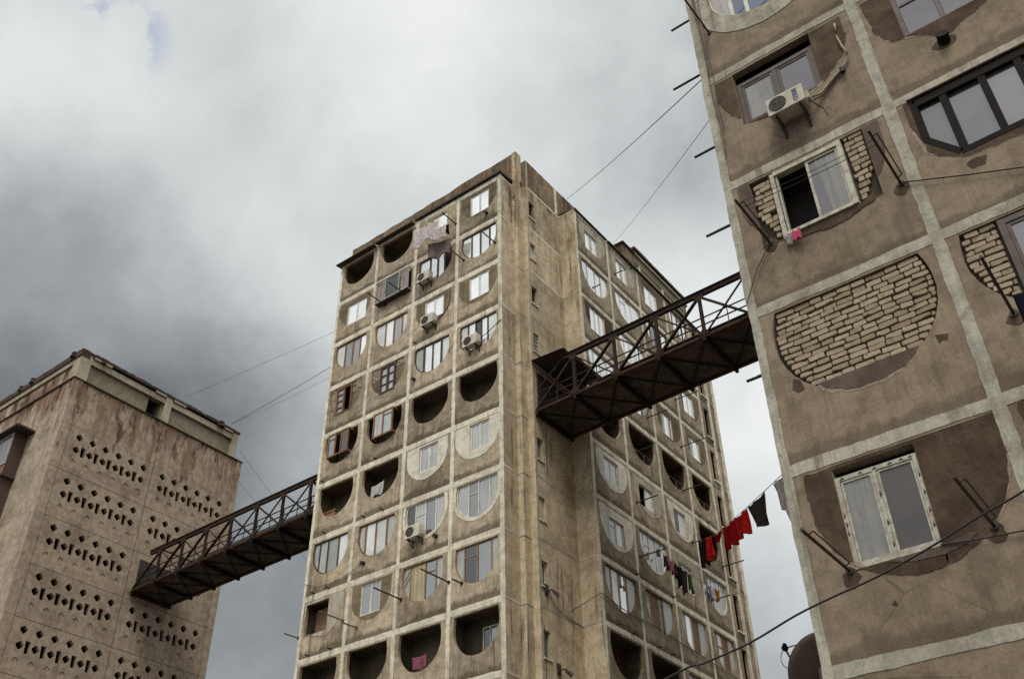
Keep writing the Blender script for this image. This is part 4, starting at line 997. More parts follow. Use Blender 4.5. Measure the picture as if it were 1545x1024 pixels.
# second column
lip([(-1.24, 16.5), (-1.19, 16.0), (-1.07, 15.7), (-.97, 15.57), (-.78, 15.5), (-.52, 15.37), (-.35, 15.2), (-.14, 15.12), (.05, 15.2), (.31, 15.28), (.5, 15.38)])
lip([(-1.19, 13.6), (-1.1, 12.98), (-.95, 12.80), (-.65, 12.58), (-.24, 12.53), (.17, 12.50), (.6, 12.6)])
w = (-.77, .50, 15.53, 16.75); rpanel(5, 1, [rect(*w)])
pts = [(-1.24, 16.84), (-1.22, 16.5), (-1.19, 16.0), (-1.07, 15.7), (-.97, 15.57), (-.78, 15.5)]
mb = MB(); mb.prism(FX, rgh(pts + [(-.772, 15.53), (-.772, 16.84)], .016), 0, .008)
mb.prism(FX, rgh([(-.77, 15.525), (-.66, 15.46), (-.52, 15.37), (-.35, 15.2), (-.14, 15.12), (.05, 15.2), (.31, 15.28), (.5, 15.38), (.8, 15.5), (1.0, 15.8), (1.05, 16.3), (1.05, 16.84), (.505, 16.84), (.505, 15.525)], .012), 0, .008)
mb.build('infill_patch', M['patch_brown'], RB)
rect_window(FX, RB, *w, ['g_lil', 'g_lil'], M['brown_frame'], d=-.06, fw=.07, transom={0: [.68], 1: [.68]}, sash=False)
U41 = UShape(-1.17, 1.22, 14.10, 1.6); rpanel(4, 1, [[(-1.04, 14.08), (-1.05, 13.2), (-.66, 12.68), (.3, 12.70), (.75, 12.9), (1.0, 13.3), (1.02, 14.08)]])
mb = MB(); mb.prism(FX, rgh(U41.clip(-1.17, -1.052, n=14), .016), 0, .008)
mb.prism(FX, rgh([(-1.05, 13.19), (-1.08, 12.98), (-.95, 12.80), (-.65, 12.58), (-.24, 12.53), (.17, 12.50), (.6, 12.6), (1.0, 12.95), (1.18, 13.3), (1.02, 13.3), (.75, 12.9), (.3, 12.69), (-.66, 12.67)], .01), 0, .008); mb.build('infill_patch', M['patch_brown'], RB)
P = [(-1.03, 14.07), (-1.04, 13.21), (-.65, 12.69), (.3, 12.71), (.74, 12.91), (.99, 13.31), (1.01, 14.07)]
mb = MB()
for i in range(len(P)):
    a, b = P[i], P[(i + 1) % len(P)]; mb.bar(FX.p(*a, -.03), FX.p(*b, -.03), .10, .09, up=(0, 1, 0))
for u, h in ((-.60, 12.72), (-.02, 12.72), (.5, 12.82)): mb.fbox(FX, u - .055, u + .055, h, 14.03, -.075, .012)
mb.fbox(FX, -1.0, .98, 13.93, 14.06, -.08, .02)
wf = mb.build('window', M['black_frame'], RB)
pane_mesh([([(-1.0, 14.0), (-1.01, 13.22), (-.65, 12.73), (-.6, 12.73), (-.6, 14.0)], 'g_lil2'), (rect(-.598, -.02, 12.73, 14.0), 'g_lil2'), (rect(-.018, .5, 12.75, 14.0), 'g_lil2'), ([(.502, 14.0), (.502, 12.85), (.74, 12.93), (.96, 13.32), (.98, 14.0)], 'g_lil2')], FX, -.06, wf)
mb = MB(); mb.tube([FX.p(-1.1, 14.115, .03), FX.p(1.2, 14.115, .03)], .022, 8); mb.build('eaves_pipe', M['steel_edge'], RB)
U31 = UShape(-1.15, 1.25, 11.28, 1.62); rpanel(3, 1, [U31.poly(34, jit=.006)])
mb = MB(); mb.prism(FX, U31.poly(30, grow=-.003), -.14, -.075); mo = mb.build('mortar_bed', M['mortar'], RB)
mb = MB(); bricks(FX, lambda h: (U31.c - half(U31, h) + .012, -.62) if U31.c - half(U31, h) + .1 < -.62 else None, 9.98, 11.27, -.03, mb, ch=.1, bl=(.2, .31), missing=.01); mb.build('brickwork', M['brick'], mo); mb = MB()
bricks(FX, lambda h: (.62, U31.c + half(U31, h) - .012) if U31.c + half(U31, h) - .1 > .62 else None, 9.9, 11.27, -.03, mb, ch=.1, bl=(.2, .31)); mb.build('brickwork', M['brick'], mo)
rect_window(FX, RB, -.60, .60, 9.98, 11.26, ['g_lil2', 'g_lil2'], M['brown_frame'], d=-.03, fw=.09)
U21 = UShape(-1.15, 1.25, 8.48, 1.66); w = (-.7, .6, 7.0, 8.3); rpanel(2, 1, [rect(*w)]); patch(FX, RB, U21, w, M['patch_brown'], jit=.02, th=.008)
rect_window(FX, RB, *w, ['g_lil', 'g_lil'], M['brown_frame'], d=-.04)
rpanel(6, 1, []);
for k in range(0, 14):
    for c in range(5):
        if k in (2, 3, 4, 5, 6) and c < 2: continue
        rpanel(k, c, [])
for k in range(0, 14):
    mb = MB(); jag(FX, -4.289, 9.9, 2.8 * k + .12, 2.8 * k + .30, .007, mb, amp=.012, step=.11); mb.build('painted_band', M['grey_trim'], RB)
for a, b in ((-4.29, -4.15), (-1.465, -1.285), (1.34, 1.52), (4.15, 4.33), (6.95, 7.13)):
    mb = MB(); jag(FX, a, b, 0.2, 39.4, .012, mb, amp=.012, step=.11); mb.build('painted_upright', M['grey_trim'], RB)
mb = MB(); mb.box((-4.285, 13.0, 0), (9.89, 44, 39.4)); mb.build('rear_wall', M['brown'], RB)
mb = MB(); mb.box((-4.284, 12.151, 0), (-4.15, 12.999, 39.4)); mb.build('side_wall', M['brown'], RB)
mb = MB(); mb.tube([FX.p(-.27, 14.98, 0.0), FX.p(-.25, 15.02, .16)], .095, 16); pz = mb.build('flue_pipe', M['black_frame'], RB)
mb = MB(); n = 14
pts = [(-.27 + .2 * math.cos(2 * math.pi * i / n) * random.uniform(.8, 1.1), 14.96 + .13 * math.sin(2 * math.pi * i / n) * random.uniform(.8, 1.1)) for i in range(n)]
mb.prism(FX, pts, .001, .006); mb.build('mortar_smear', M['patch_brown'], RB)
mb = MB(); mb.prism(FX, rgh([(-.66, 12.42), (-.5, 12.48), (-.38, 12.42), (-.45, 12.3), (-.62, 12.3)], .02), .001, .005); mb.build('mortar_smear', M['patch_brown'], RB)
mb = MB(); mb.prism(FX, [(-3.27, 6.45), (-3.21, 6.50), (-3.20, 6.42)], .001, .005); mb.build('plaster_chip', M['dark_room'], RB)
for (x, z) in ((-3.71, 12.60), (-1.58, 12.56), (-1.88, 7.0), (-3.68, 6.93), (-.82, 9.7)):
    n = 13; pts = [(x + .12 * math.cos(2 * math.pi * i / n) * random.uniform(.7, 1.2), z - .03 + .13 * math.sin(2 * math.pi * i / n) * random.uniform(.7, 1.2)) for i in range(n)]
    mb = MB(); mb.prism(FX, pts, .001, .0065); mb.build('mortar_smear', M['patch_brown'], RB)

# ================================================================ SKY BRIDGES
def sky_bridge(x0, x1, y0, y1, zb0, zb1, H, npan, label, hood_end, sheet_len, sheet_sl):
    """steel truss footbridge running along x; y0 is the near truss; bottom chord from zb0 to zb1"""
    R = empty('sky_bridge', ((x0 + x1) / 2, (y0 + y1) / 2, min(zb0, zb1)), label, 'footbridge', 'steel footbridges between the towers')
    zb = lambda x: zb0 + (zb1 - zb0) * (x - x0) / (x1 - x0)
    xs = [x0 + (x1 - x0) * i / npan for i in range(npan + 1)]
    mb = MB(); a = V((x0 + .02, (y0 + y1) / 2, zb(x0) - .0)); b = V((x1 - .02, (y0 + y1) / 2, zb(x1) - .0))
    mb.bar(a, b, y1 - y0 - .12, .05, up=ZUP); mb.build('deck', M['deck'], R)
    for y in (y0, y1):
        s = 1 if y == y1 else -1
        mb = MB(); mb.bar((x0, y, zb(x0)), (x1, y, zb(x1)), .09, .16); mb.build('bottom_chord', M['steel'], R)
        mb = MB(); mb.bar((x0, y + s * .062, zb(x0) - .085), (x1, y + s * .062, zb(x1) - .085), .14, .018); mb.build('chord_flange', M['steel_edge'], R)
        mb = MB(); tx0 = xs[1] - .3 if True else x0
        ta, tb = (xs[1] - .45, xs[-1]) if hood_end == 'left' else (xs[1] - .9, xs[-1])
        mb.bar((ta, y, zb(ta) + H), (tb, y, zb(tb) + H), .14, .20); mb.bar((ta, y, zb(ta) + H + .12), (tb, y, zb(tb) + H + .12), .24, .035)
        mb.build('top_chord', M['steel'], R)
        for i in range(1, npan):
            x = xs[i]
            mb = MB(); mb.bar((x, y - .03, zb(x) + .08), (x, y - .03, zb(x) + H - .08), .055, .13, up=(1, 0, 0)); mb.bar((x, y + .03, zb(x) + .08), (x, y + .03, zb(x) + H - .08), .055, .13, up=(1, 0, 0)); mb.build('post', M['steel'], R)
            for zz, up_ in ((zb(x) + .1, 1), (zb(x) + H - .1, -1)):
                mb = MB(); G_ = Frame((x, y + s * .058, zz), (1, 0, 0), (0, s, 0))
                mb.prism(G_, [(-.22, -.06 * up_), (.22, -.06 * up_), (.20, .08 * up_), (.07, .24 * up_), (-.07, .24 * up_), (-.20, .08 * up_)][::up_], -.008, .008)
                mb.build('gusset', M['steel'], R)
        mid = npan / 2
        for i in range(npan):
            xa, xb = xs[i], xs[i + 1]
            if i < mid: p, q = (xa, y, zb(xa) + .08), (xb, y, zb(xb) + H - .08)
            else: p, q = (xb, y, zb(xb) + .08), (xa, y, zb(xa) + H - .08)
            mb = MB()
            mb.bar(p, q, .075, .13 if 0 < i < npan - 1 else .10, up=(0, 1, 0)); mb.build('diagonal', M['steel'], R)
            # light counter brace and hand rails
            if 0 < i < npan:
                if i < mid: p, q = (xb, y, zb(xb) + .08), (xa, y, zb(xa) + H - .08)
                else: p, q = (xa, y, zb(xa) + .08), (xb, y, zb(xb) + H - .08)
                mb = MB(); mb.bar(p, q, .055, .06, up=(0, 1, 0)); mb.build('counter_brace', M['steel'], R)
        # railing with fine uprights, inside the truss
        yr = y - s * .14
        mb = MB()
        for h in (.35, .70, 1.05): mb.bar((x0, yr, zb(x0) + h), (x1, yr, zb(x1) + h), .035, .05)
        if y == y1:
            n = int((x1 - x0) / .135)
            for i in range(n + 1):
                x = x0 + (x1 - x0) * i / n; mb.bar((x, yr, zb(x) + .05), (x, yr, zb(x) + 1.0), .014, .014, up=(0, 1, 0))
        else:
            for i in range(npan * 2 + 1):
                x = x0 + (x1 - x0) * i / (npan * 2); mb.bar((x, yr, zb(x) + .05), (x, yr, zb(x) + 1.0), .03, .03, up=(0, 1, 0))
        mb.build('railing', M['steel'], R)
        mb = MB(); mb.bar((x0 + .05, yr + s * .02, zb(x0) + .14), (x1 - .05, yr + s * .02, zb(x1) + .14), .02, .16); mb.build('kick_plate', M['sheet'], R)
    for i in range(npan + 1):
        x = min(max(xs[i], x0 + .09), x1 - .09)
        mb = MB(); mb.bar((x, y0 - .12, zb(x) - .14), (x, y1 + .14, zb(x) - .14), .12, .20); mb.build('floor_beam', M['steel'], R)
        if 0 < i < npan:
            for s in (1, -1):
                pass
            mb = MB(); mb.bar((xs[i], y0, zb(xs[i]) + H - .02), (xs[i], y1, zb(xs[i]) + H - .02), .05, .07); 
            if i in (1, npan - 1): mb.build('portal_beam', M['steel'], R)
    for i in range(npan):
        xa, xb = xs[i] + .08, xs[i + 1] - .08
        for (p, q) in (((xa, y0 + .1), (xb, y1 - .1)), ((xa, y1 - .1), (xb, y0 + .1))):
            dz = -.075 if p[1] < q[1] else -.105
            mb = MB(); mb.bar((*p, zb(p[0]) + dz), (*q, zb(q[0]) + dz), .07, .028); mb.build('cross_brace', M['steel'], R)
    # sheet-metal screen at the tower end
    mb = MB(); n = int(sheet_len / .11); pts = []
    for i in range(n + 1):
        x = x0 + .02 + sheet_len * i / n; w = .02 * (i % 2); t = zb(x) + H + .0 - sheet_sl * i / n
        pts += [V((x, y1 - .2 + w, zb(x) + .05)), V((x, y1 - .2 + w, t)), V((x, y1 - .185 + w, t)), V((x, y1 - .185 + w, zb(x) + .05))]
    fs = []
    for i in range(n):
        for k in range(4): fs.append((4 * i + k, 4 * i + (k + 1) % 4, 4 * i + 4 + (k + 1) % 4, 4 * i + 4 + k))
    mb.add(pts, fs); mb.build('sheet_screen', M['sheet'], R)
    mb = MB(); mb.box((x0 + .005, y0 + .1, zb(x0) + .03), (x0 + .05, y1 - .1, zb(x0) + H)); mb.build('end_door', M['sheet'], R)
    if hood_end == 'left':
        mb = MB(); n = 22; pts = []
        for i in range(n + 1):
            y = y0 - .3 + (y1 - y0 + .5) * i / n; w = .022 * (i % 2)
            pts += [V((x0 + .0, y, zb(x0) + H + .46 + w)), V((x0 + 1.75, y, zb(x0) + H + .36 + w)), V((x0 + 1.75, y, zb(x0) + H + .33 + w)), V((x0, y, zb(x0) + H + .43 + w))]
        fs = []
        for i in range(n):
            for k in range(4): fs.append((4 * i + k, 4 * i + (k + 1) % 4, 4 * i + 4 + (k + 1) % 4, 4 * i + 4 + k))
        mb.add(pts, fs); mb.build('hood', M['canopy'], R)
        for y in (y0 + .1, y1 - .1):
            mb = MB(); mb.bar((x0 + .06, y, zb(x0) + 1.2), (x0 + 1.6, y, zb(x0) + H + .3), .04, .05, up=(0, 1, 0)); mb.build('hood_strut', M['steel_edge'], R)
    return R
sky_bridge(-48.46, -32.51, 29.42, 31.86, 24.86, 25.02, 1.92, 8, 'steel truss footbridge joining the pierced stair tower to the middle apartment tower', 'none', 2.3, .9)
sky_bridge(-20.72, -4.30, 29.62, 32.18, 25.48, 25.78, 2.10, 8, 'steel truss footbridge with sheet-metal hood joining the middle tower to the near brown block', 'left', 2.2, .5)

# ================================================================ AIR CONDITIONERS
def rbox(mb, a, b, r, mi=0):
    """box with chamfered long edges (profile in xz, extruded along y)"""
    (x0, y0, z0), (x1, y1, z1) = a, b
    pr = [(x0 + r, z0), (x1 - r, z0), (x1, z0 + r), (x1, z1 - r), (x1 - r, z1), (x0 + r, z1), (x0, z1 - r), (x0, z0 + r)]
    n = 8; pts = [(x, y0 + .0, z) for x, z in pr] + [(x, y1, z) for x, z in pr]
    mb.add(pts, [tuple(range(n)), tuple(range(2 * n - 1, n - 1, -1))] + [(i, i + n, (i + 1) % n + n, (i + 1) % n) for i in range(n)], mi)
def make_ac(w, h, d, mat, loc, label):
    """outdoor unit; origin at the wall, middle of its underside; front faces -y"""
    R = empty('air_conditioner', loc, label, 'air conditioner', 'air conditioner units on the facades')
    o = V(loc); y1, y0 = -.10, -.10 - d
    mb = MB(); rbox(mb, (-w / 2, y0, 0), (w / 2, y1, h), .025)
    fx = -w / 2 + h * .5
    mb.v = [v + o for v in mb.v]; body = mb.build('casing', M[mat], R)
    mb = MB(); n = 28; r = h * .40
    ring = [(fx + r * math.cos(2 * math.pi * i / n), y0 - .012, h / 2 + r * math.sin(2 * math.pi * i / n)) for i in range(n)]
    ring2 = [(x, y0 - .002, z) for x, _, z in ring]
    mb.add(ring + ring2, [tuple(range(n))] + [(i, i + n, (i + 1) % n + n, (i + 1) % n) for i in range(n)])
    mb.v = [v + o for v in mb.v]; g = mb.build('fan_opening', M['ac_dark'], R)
    mb = MB()
    for rr in (.95, .72, .5, .28):
        pts = [(fx + r * rr * math.cos(2 * math.pi * i / 20), y0 - .018, h / 2 + r * rr * math.sin(2 * math.pi * i / 20)) for i in range(21)]
        mb.tube(pts, .004, 4, cap=False)
    for i in range(8):
        t = math.pi * i / 8; mb.tube([(fx - r * math.cos(t), y0 - .02, h / 2 - r * math.sin(t)), (fx + r * math.cos(t), y0 - .02, h / 2 + r * math.sin(t))], .0035, 4)
    mb.v = [v + o for v in mb.v]; mb.build('fan_guard', M['pole_grey'], g)
    for x in (-w * .33, w * .33):
        mb = MB(); mb.bar((x, 0, -.02), (x, y0 + .02, -.02), .035, .035); mb.bar((x, -.02, -.30), (x, -.02, -.0), .035, .035); mb.bar((x, -.03, -.26), (x, y0 + .08, -.04), .025, .025)
        mb.v = [v + o for v in mb.v]; mb.build('wall_bracket', M['pole'], R)
    mb = MB(); mb.box((w / 2 + .001, y0 + .09, .08), (w / 2 + .05, y1 - .04, .24)); mb.v = [v + o for v in mb.v]; mb.build('valve_cover', M[mat], R)
    return R
ac = make_ac(.66, .39, .27, 'ac_white2', (-2.80, 12.0, 14.93), 'cream air conditioner with blue lettering under the brown window on the near brown block')
cu = bpy.data.curves.new('lettering', 'FONT'); cu.body = 'BEKO'; cu.size = .115; cu.extrude = .002; cu.align_x = 'CENTER'; cu.align_y = 'CENTER'; cu.offset = .003
tmp = bpy.data.objects.new('tmp', cu); COL.objects.link(tmp); bpy.context.view_layer.update()
me = bpy.data.meshes.new_from_object(tmp.evaluated_get(bpy.context.evaluated_depsgraph_get())); bpy.data.objects.remove(tmp)
lg = bpy.data.objects.new('lettering', me); COL.objects.link(lg); me.materials.clear(); me.materials.append(M['blue_logo']); lg.parent = ac
lg.matrix_local = Matrix.Translation((.175, -.374, .195)) @ Matrix.Rotation(math.pi / 2, 4, 'X') @ Matrix.Rotation(-math.pi / 2, 4, 'Z')
# its pipe run up the wall
mb = MB(); P_ = [(-2.40, -.15, 15.12), (-2.28, -.05, 15.20), (-2.0, -.03, 15.43), (-1.82, -.04, 15.52), (-1.70, -.05, 15.68), (-1.67, -.05, 15.85), (-1.72, -.05, 16.05), (-1.75, -.05, 16.32), (-1.715, -.05, 16.55), (-1.72, -.03, 16.68)]
mb.tube([(x, 12 + y, z) for x, y, z in P_], .021, 8); mb.build('pipe', M['hose'], ac, smooth=True)
mb = MB(); mb.tube([(-2.40, 11.87, 15.05), (-2.25, 11.95, 15.14), (-2.02, 11.96, 15.36), (-1.85, 11.96, 15.46)], .014, 6); mb.tube([(-2.42, 11.83, 15.0), (-2.36, 11.85, 14.86), (-2.3, 11.9, 14.8), (-2.27, 11.92, 14.62)], .012, 6); mb.build('cable', M['wire'], ac)
mb = MB(); mb.tube([(-1.83, 11.92, 15.50), (-1.83, 11.93, 15.40)], .045, 8); mb.build('pipe_clamp', M['black_mark'], ac)
base = make_ac(.80, .55, .30, 'ac_white', (-32.5 + 6.55, 28.03, 34.38), 'white air conditioner beneath the arched window directly under the hanging pale sheet')
for u, z, lab in ((6.95, 31.45, 'white air conditioner bolted beneath a window two floors below the hanging pale sheet'),
                  (9.62, 28.93, 'white air conditioner at the arched window with one open pane and a looping hose'),
                  (6.68, 20.40, 'white air conditioner under the arched window with white surround, lowest on its tower')):
    c = copy_tree(base); c.location = (-32.5 + u, 28.03, z); c['label'] = lab
mb = MB(); F = FF
mb.tube([F.p(9.9, 29.3, .05), F.p(10.4, 29.5, .03), F.p(10.9, 29.75, .03), F.p(11.15, 29.85, .03)], .02, 6)
mb.tube([F.p(9.3, 29.15, .1), F.p(9.0, 29.2, .04), F.p(8.75, 29.5, .03), F.p(8.9, 30.0, .03)], .025, 6)
tag(mb.build('cooling_hose', M['wire'], None, loc=F.p(9.6, 29, 0)), 'dark hose looping from the air conditioner to the tower corner column', 'hose')
mb = MB(); mb.tube([F.p(7.2, 31.7, .1), F.p(7.7, 31.95, .03), F.p(7.95, 32.3, .03), F.p(7.98, 32.8, .03), F.p(8.05, 33.1, .03)], .03, 6)
tag(mb.build('cooling_hose', M['hose'], None, loc=F.p(7.6, 32, 0)), 'pale hose curving up the wall beside an air conditioner and dark patch', 'hose')

# ================================================================ DRYING POLES
def pole(name, base, tip, r, mat, label, group, double=False, cat='drying pole'):
    mb = MB(); b, t = V(base), V(tip)
    mb.tube([b, t], r, 7); mb.tube([b, b + (t - b).normalized() * .03], r * 2.4, 9)
    if double:
        o = V((.075 if abs(t.x - b.x) < .3 else 0, 0, .03)) ; k = (t - b)
        mb.tube([b + k * .12 + o, b + k * .88 + o], r * .45, 5); mb.tube([b + k * .88, b + k * .88 + o], r * .45, 5); mb.tube([b + k * .12, b + k * .12 + o], r * .45, 5)
    return tag(mb.build(name, M[mat], None, loc=b), label, cat, group)
gF = 'drying poles on the middle tower front'
for u, z, ln, lab, mt in ((3.68, 34.49, 1.33, 'dark drying pole beside the left side of the caged balcony', 'pole'),
        (5.00, 34.57, 1.2, 'dark drying pole slanting across the dark front of the caged balcony', 'pole'),
        (8.30, 37.5, 1.14, 'drying pole above the right end of the hanging pale sheet', 'pole'),
        (10.82, 34.75, 1.04, 'drying pole across the arched window nearest the top of the corner column', 'pole'),
        (8.87, 34.70, 1.07, 'drying pole right of the arched window under the hanging sheet', 'pole'),
        (8.43, 18.07, 1.66, 'long dark pole in front of the yellow-curtained window', 'pole'),
        (9.08, 17.85, .58, 'short stub of a pole just right of the yellow-curtained window', 'pole'),
        (5.91, 18.04, 1.58, 'dark pole across the white window in its dark patch, beside the yellow curtains', 'pole'),
        (2.65, 17.99, 1.34, 'pale pole crossing the square plywood-backed balcony opening', 'pole_grey'),
        (-.02, 17.89, .8, 'pale pole poking out past the left corner of the middle tower', 'pole_grey'),
        (3.5, 17.47, .79, 'short pale pole under the white window in its dark patch', 'pole_grey')):
    pole('drying_pole', FF.p(u, z, 0), FF.p(u, z - .03, ln), .032, mt, lab, gF)
gS = 'drying poles on the middle tower side'
for y, z, ln, lab in ((35.95, 23.44, 1.11, 'thin pole below the half-open window above the coloured washing'),
        (40.82, 26.14, 1.06, 'thin pole right of the open balcony two floors above the red washing'),
        (41.10, 23.40, 1.2, 'thin pole from which the red and black washing hangs'),
        (44.16, 23.25, 1.2, 'thin pole at the far corner beneath the red washing'),
        (35.74, 20.70, 1.33, 'thin pole in front of the window left of the coloured washing'),
        (42.67, 21.02, .85, 'thin pole at the right end of the coloured washing'),
        (37.88, 28.98, 1.21, 'thin pole just under the hooded footbridge, nearest the middle tower corner'),
        (36.39, 26.31, .95, 'thin pole beside the first railed balcony under the footbridge'),
        (41.23, 28.88, 1.48, 'thin pole three floors above the red washing, over a dark window'),
        (41.36, 31.90, 1.41, 'thin pole just below the far side of the footbridge, highest under it'),
        (36.07, 37.25, .5, 'short pole at a pale window just under the side roof canopy'),
        (37.99, 39.0, .45, 'short pole above the side roof canopy by the crumbling parapet block'),
        (33.65, 34.66, .45, 'short pole in front of the white four-pane arched window at the bay top')):
    pole('drying_pole', FB.p(y - 32.3, z, 0), FB.p(y - 32.3, z, ln), .03, 'pole', lab, gS)
gR = 'drying brackets on the near brown block'
for x, z, ln, lab in ((-1.575, 12.61, 1.32, 'dark double-bar drying bracket right of the sliding window with brick wings'),
        (-3.71, 12.63, 1.23, 'dark double-bar drying bracket left of the sliding window with brick wings'),
        (-1.88, 7.05, 1.5, 'dark drying bracket right of the new white window, above the thick cable'),
        (-3.67, 7.0, 1.46, 'dark drying bracket at the lower left of the new white window'),
        (-.83, 9.73, 1.4, 'dark drying bar over the brickwork at the right edge of the photo')):
    pole('drying_bracket', (x, 12, z), (x, 12 - ln, z), .022, 'pole', lab, gR, double=x != -.83)
pole('drying_bracket', (-3.94, 12, 18.35), (-3.96, 11.05, 18.4), .02, 'wood_dark', 'rusty bar below the arch with blue curtains, topmost on the near brown block', gR)
for i, (x, z, lab) in enumerate(((-6.66, 26.33, 'topmost pole stub poking out behind the brown block edge'), (-6.91, 23.87, 'second pole from the top behind the brown block edge'), (-6.66, 20.98, 'pole behind the brown block edge, level with the brick-winged window'),
        (-6.73, 18.25, 'pole behind the brown block edge just above the footbridge end'), (-6.42, 13.87, 'pole behind the brown block edge below the footbridge'))):
    pole('side_pole', (-4.29, 17, z), (x, 17, z), .034, 'pole', lab, 'poles on the hidden side of the brown block', double=True)

# ================================================================ WIRES AND LINES
def sag(p, q, s, n=14):
    p, q = V(p), V(q); return [p.lerp(q, i / n) - ZUP * (4 * s * (i / n) * (1 - i / n)) for i in range(n + 1)]
def wire(name, pts, r, label, cat='wire', mat='wire', group=None):
    mb = MB(); mb.tube(pts, r, 5); return tag(mb.build(name, M[mat], None, loc=pts[0]), label, cat, group)
wire('overhead_wire', sag((-20.73, 33.26, 41.3), (-4.29, 12.17, 17.44), .12), .011, 'thicker overhead wire from the middle tower roof down to the brown block')
wire('overhead_wire', sag((-20.73, 38.0, 41.45), (-4.29, 12.33, 16.53), .12), .007, 'thin overhead wire from the far roof parapet down to the brown block')
wire('overhead_wire', sag((-48.6, 33.97, 38.2), (-32.5, 30.0, 34.62), .12), .015, 'lower dark wire sagging from the stair tower roof to the middle tower')
wire('overhead_wire', sag((-48.6, 30.15, 38.3), (-32.5, 30.0, 36.7), .06), .009, 'faint upper wire from the stair tower roof to the middle tower')
wire('overhead_wire', sag((-48.6, 34.0, 38.2), (-32.5, 30.05, 33.8), .15), .008, 'faintest lowest wire from the stair tower roof to the middle tower')
wire('overhead_wire', sag((-48.5, 34.94, 36.5), (-32.5, 31, 20.6), .1), .011, 'thin wire dropping steeply behind the footbridge at the stair tower')
wire('overhead_wire', sag((-48.5, 34.94, 34.5), (-32.5, 33, 19.2), .1), .009, 'second thin wire dropping behind the footbridge, below its neighbour')
th = [(-19.6, 36.5, 12.6), (-5.89, 10.9, 5.82), (-5.32, 10.9, 5.90), (-4.69, 10.9, 6.00), (-4.06, 10.9, 6.18), (-3.56, 10.9, 6.28), (-3.08, 10.9, 6.36), (-2.44, 10.9, 6.52), (-1.80, 10.9, 6.72), (-1.32, 10.9, 6.85), (-.5, 10.9, 7.15), (.6, 10.9, 7.6)]
def smooth(pts, n=4):
    pts = [V(p) for p in pts]; out = []
    for i in range(len(pts) - 1):
        p0 = pts[max(i - 1, 0)]; p1 = pts[i]; p2 = pts[i + 1]; p3 = pts[min(i + 2, len(pts) - 1)]
        for k in range(n):
            t = k / n; out.append(.5 * ((2 * p1) + (p2 - p0) * t + (2 * p0 - 5 * p1 + 4 * p2 - p3) * t * t + (3 * p1 - p0 - 3 * p2 + p3) * t ** 3))
    return out + [pts[-1]]
th = [(-9.6, 10.9, 4.9)] + [(x, y, z) for x, y, z in th[1:]]
wire('thick_cable', smooth(th), .0135, 'thick black cable crossing low in front of the new white window', 'cable')
wire('clothes_line', sag((-3.69, 11.0, 12.64), (-1.58, 11.0, 12.6), .03), .006, 'thin line stretched before the sliding window with brick wings', 'clothes line')
wire('clothes_line', sag((-3.69, 10.9, 12.66), (-1.58, 10.9, 12.62), .05), .005, 'second thin line before the sliding window, furthest from the wall', 'clothes line')
wire('wall_wire', [(-1.58, 11.95, 12.60), (-.72, 11.95, 12.2), (.9, 11.95, 11.5)], .011, 'wire running right from the bracket by the brick-winged window', 'wire')
wire('wall_wire', [(-3.71, 11.97, 12.6), (-4.0, 11.95, 12.2), (-4.27, 11.93, 11.6)], .009, 'wire slanting left from the bracket by the brick-winged window', 'wire')
wire('wall_wire', [(-2.52, 11.97, 7.0), (-2.07, 11.96, 6.93), (-1.55, 11.95, 6.88), (-.2, 11.95, 6.75)], .010, 'dark wire running right from the corner of the new white window', 'wire')
rr = random.Random(3)
for i, (x, lab) in enumerate(((-4.10, 'thin cable running down the left painted edge of the brown block'), (-4.04, 'second cable on the brown plaster close to the left painted edge'))):
    wire('wall_cable', smooth([(x + rr.uniform(-.03, .03), 11.97, 20.5 - .7 * j) for j in range(9 if i == 0 else 8)], 3), .008, lab, 'cable')
wire('wall_wire', [(-3.95, 11.6, 18.9), (-3.4, 11.6, 19.1), (-2.8, 11.6, 19.35), (-2.0, 11.6, 19.7)], .008, 'wire crossing in front of the blue curtains at the top', 'wire', mat='wood_dark')
wire('wall_wire', [(-20.7, 31.3, 17.0), (-19.72, 32.25, 17.87), (-19.73, 33.16, 17.74), (-19.73, 34.45, 17.66), (-19.73, 36, 17.75), (-19.73, 39.5, 17.64), (-19.73, 43.9, 17.5)], .018, 'dark cable running along the middle tower side below a row of arched windows', 'cable')
wire('wall_wire', sag((-32.45, 27.98, 20.3), (-28.9, 27.98, 20.35), .45), .012, 'wire drooping under the leftmost four-pane arched window', 'wire')

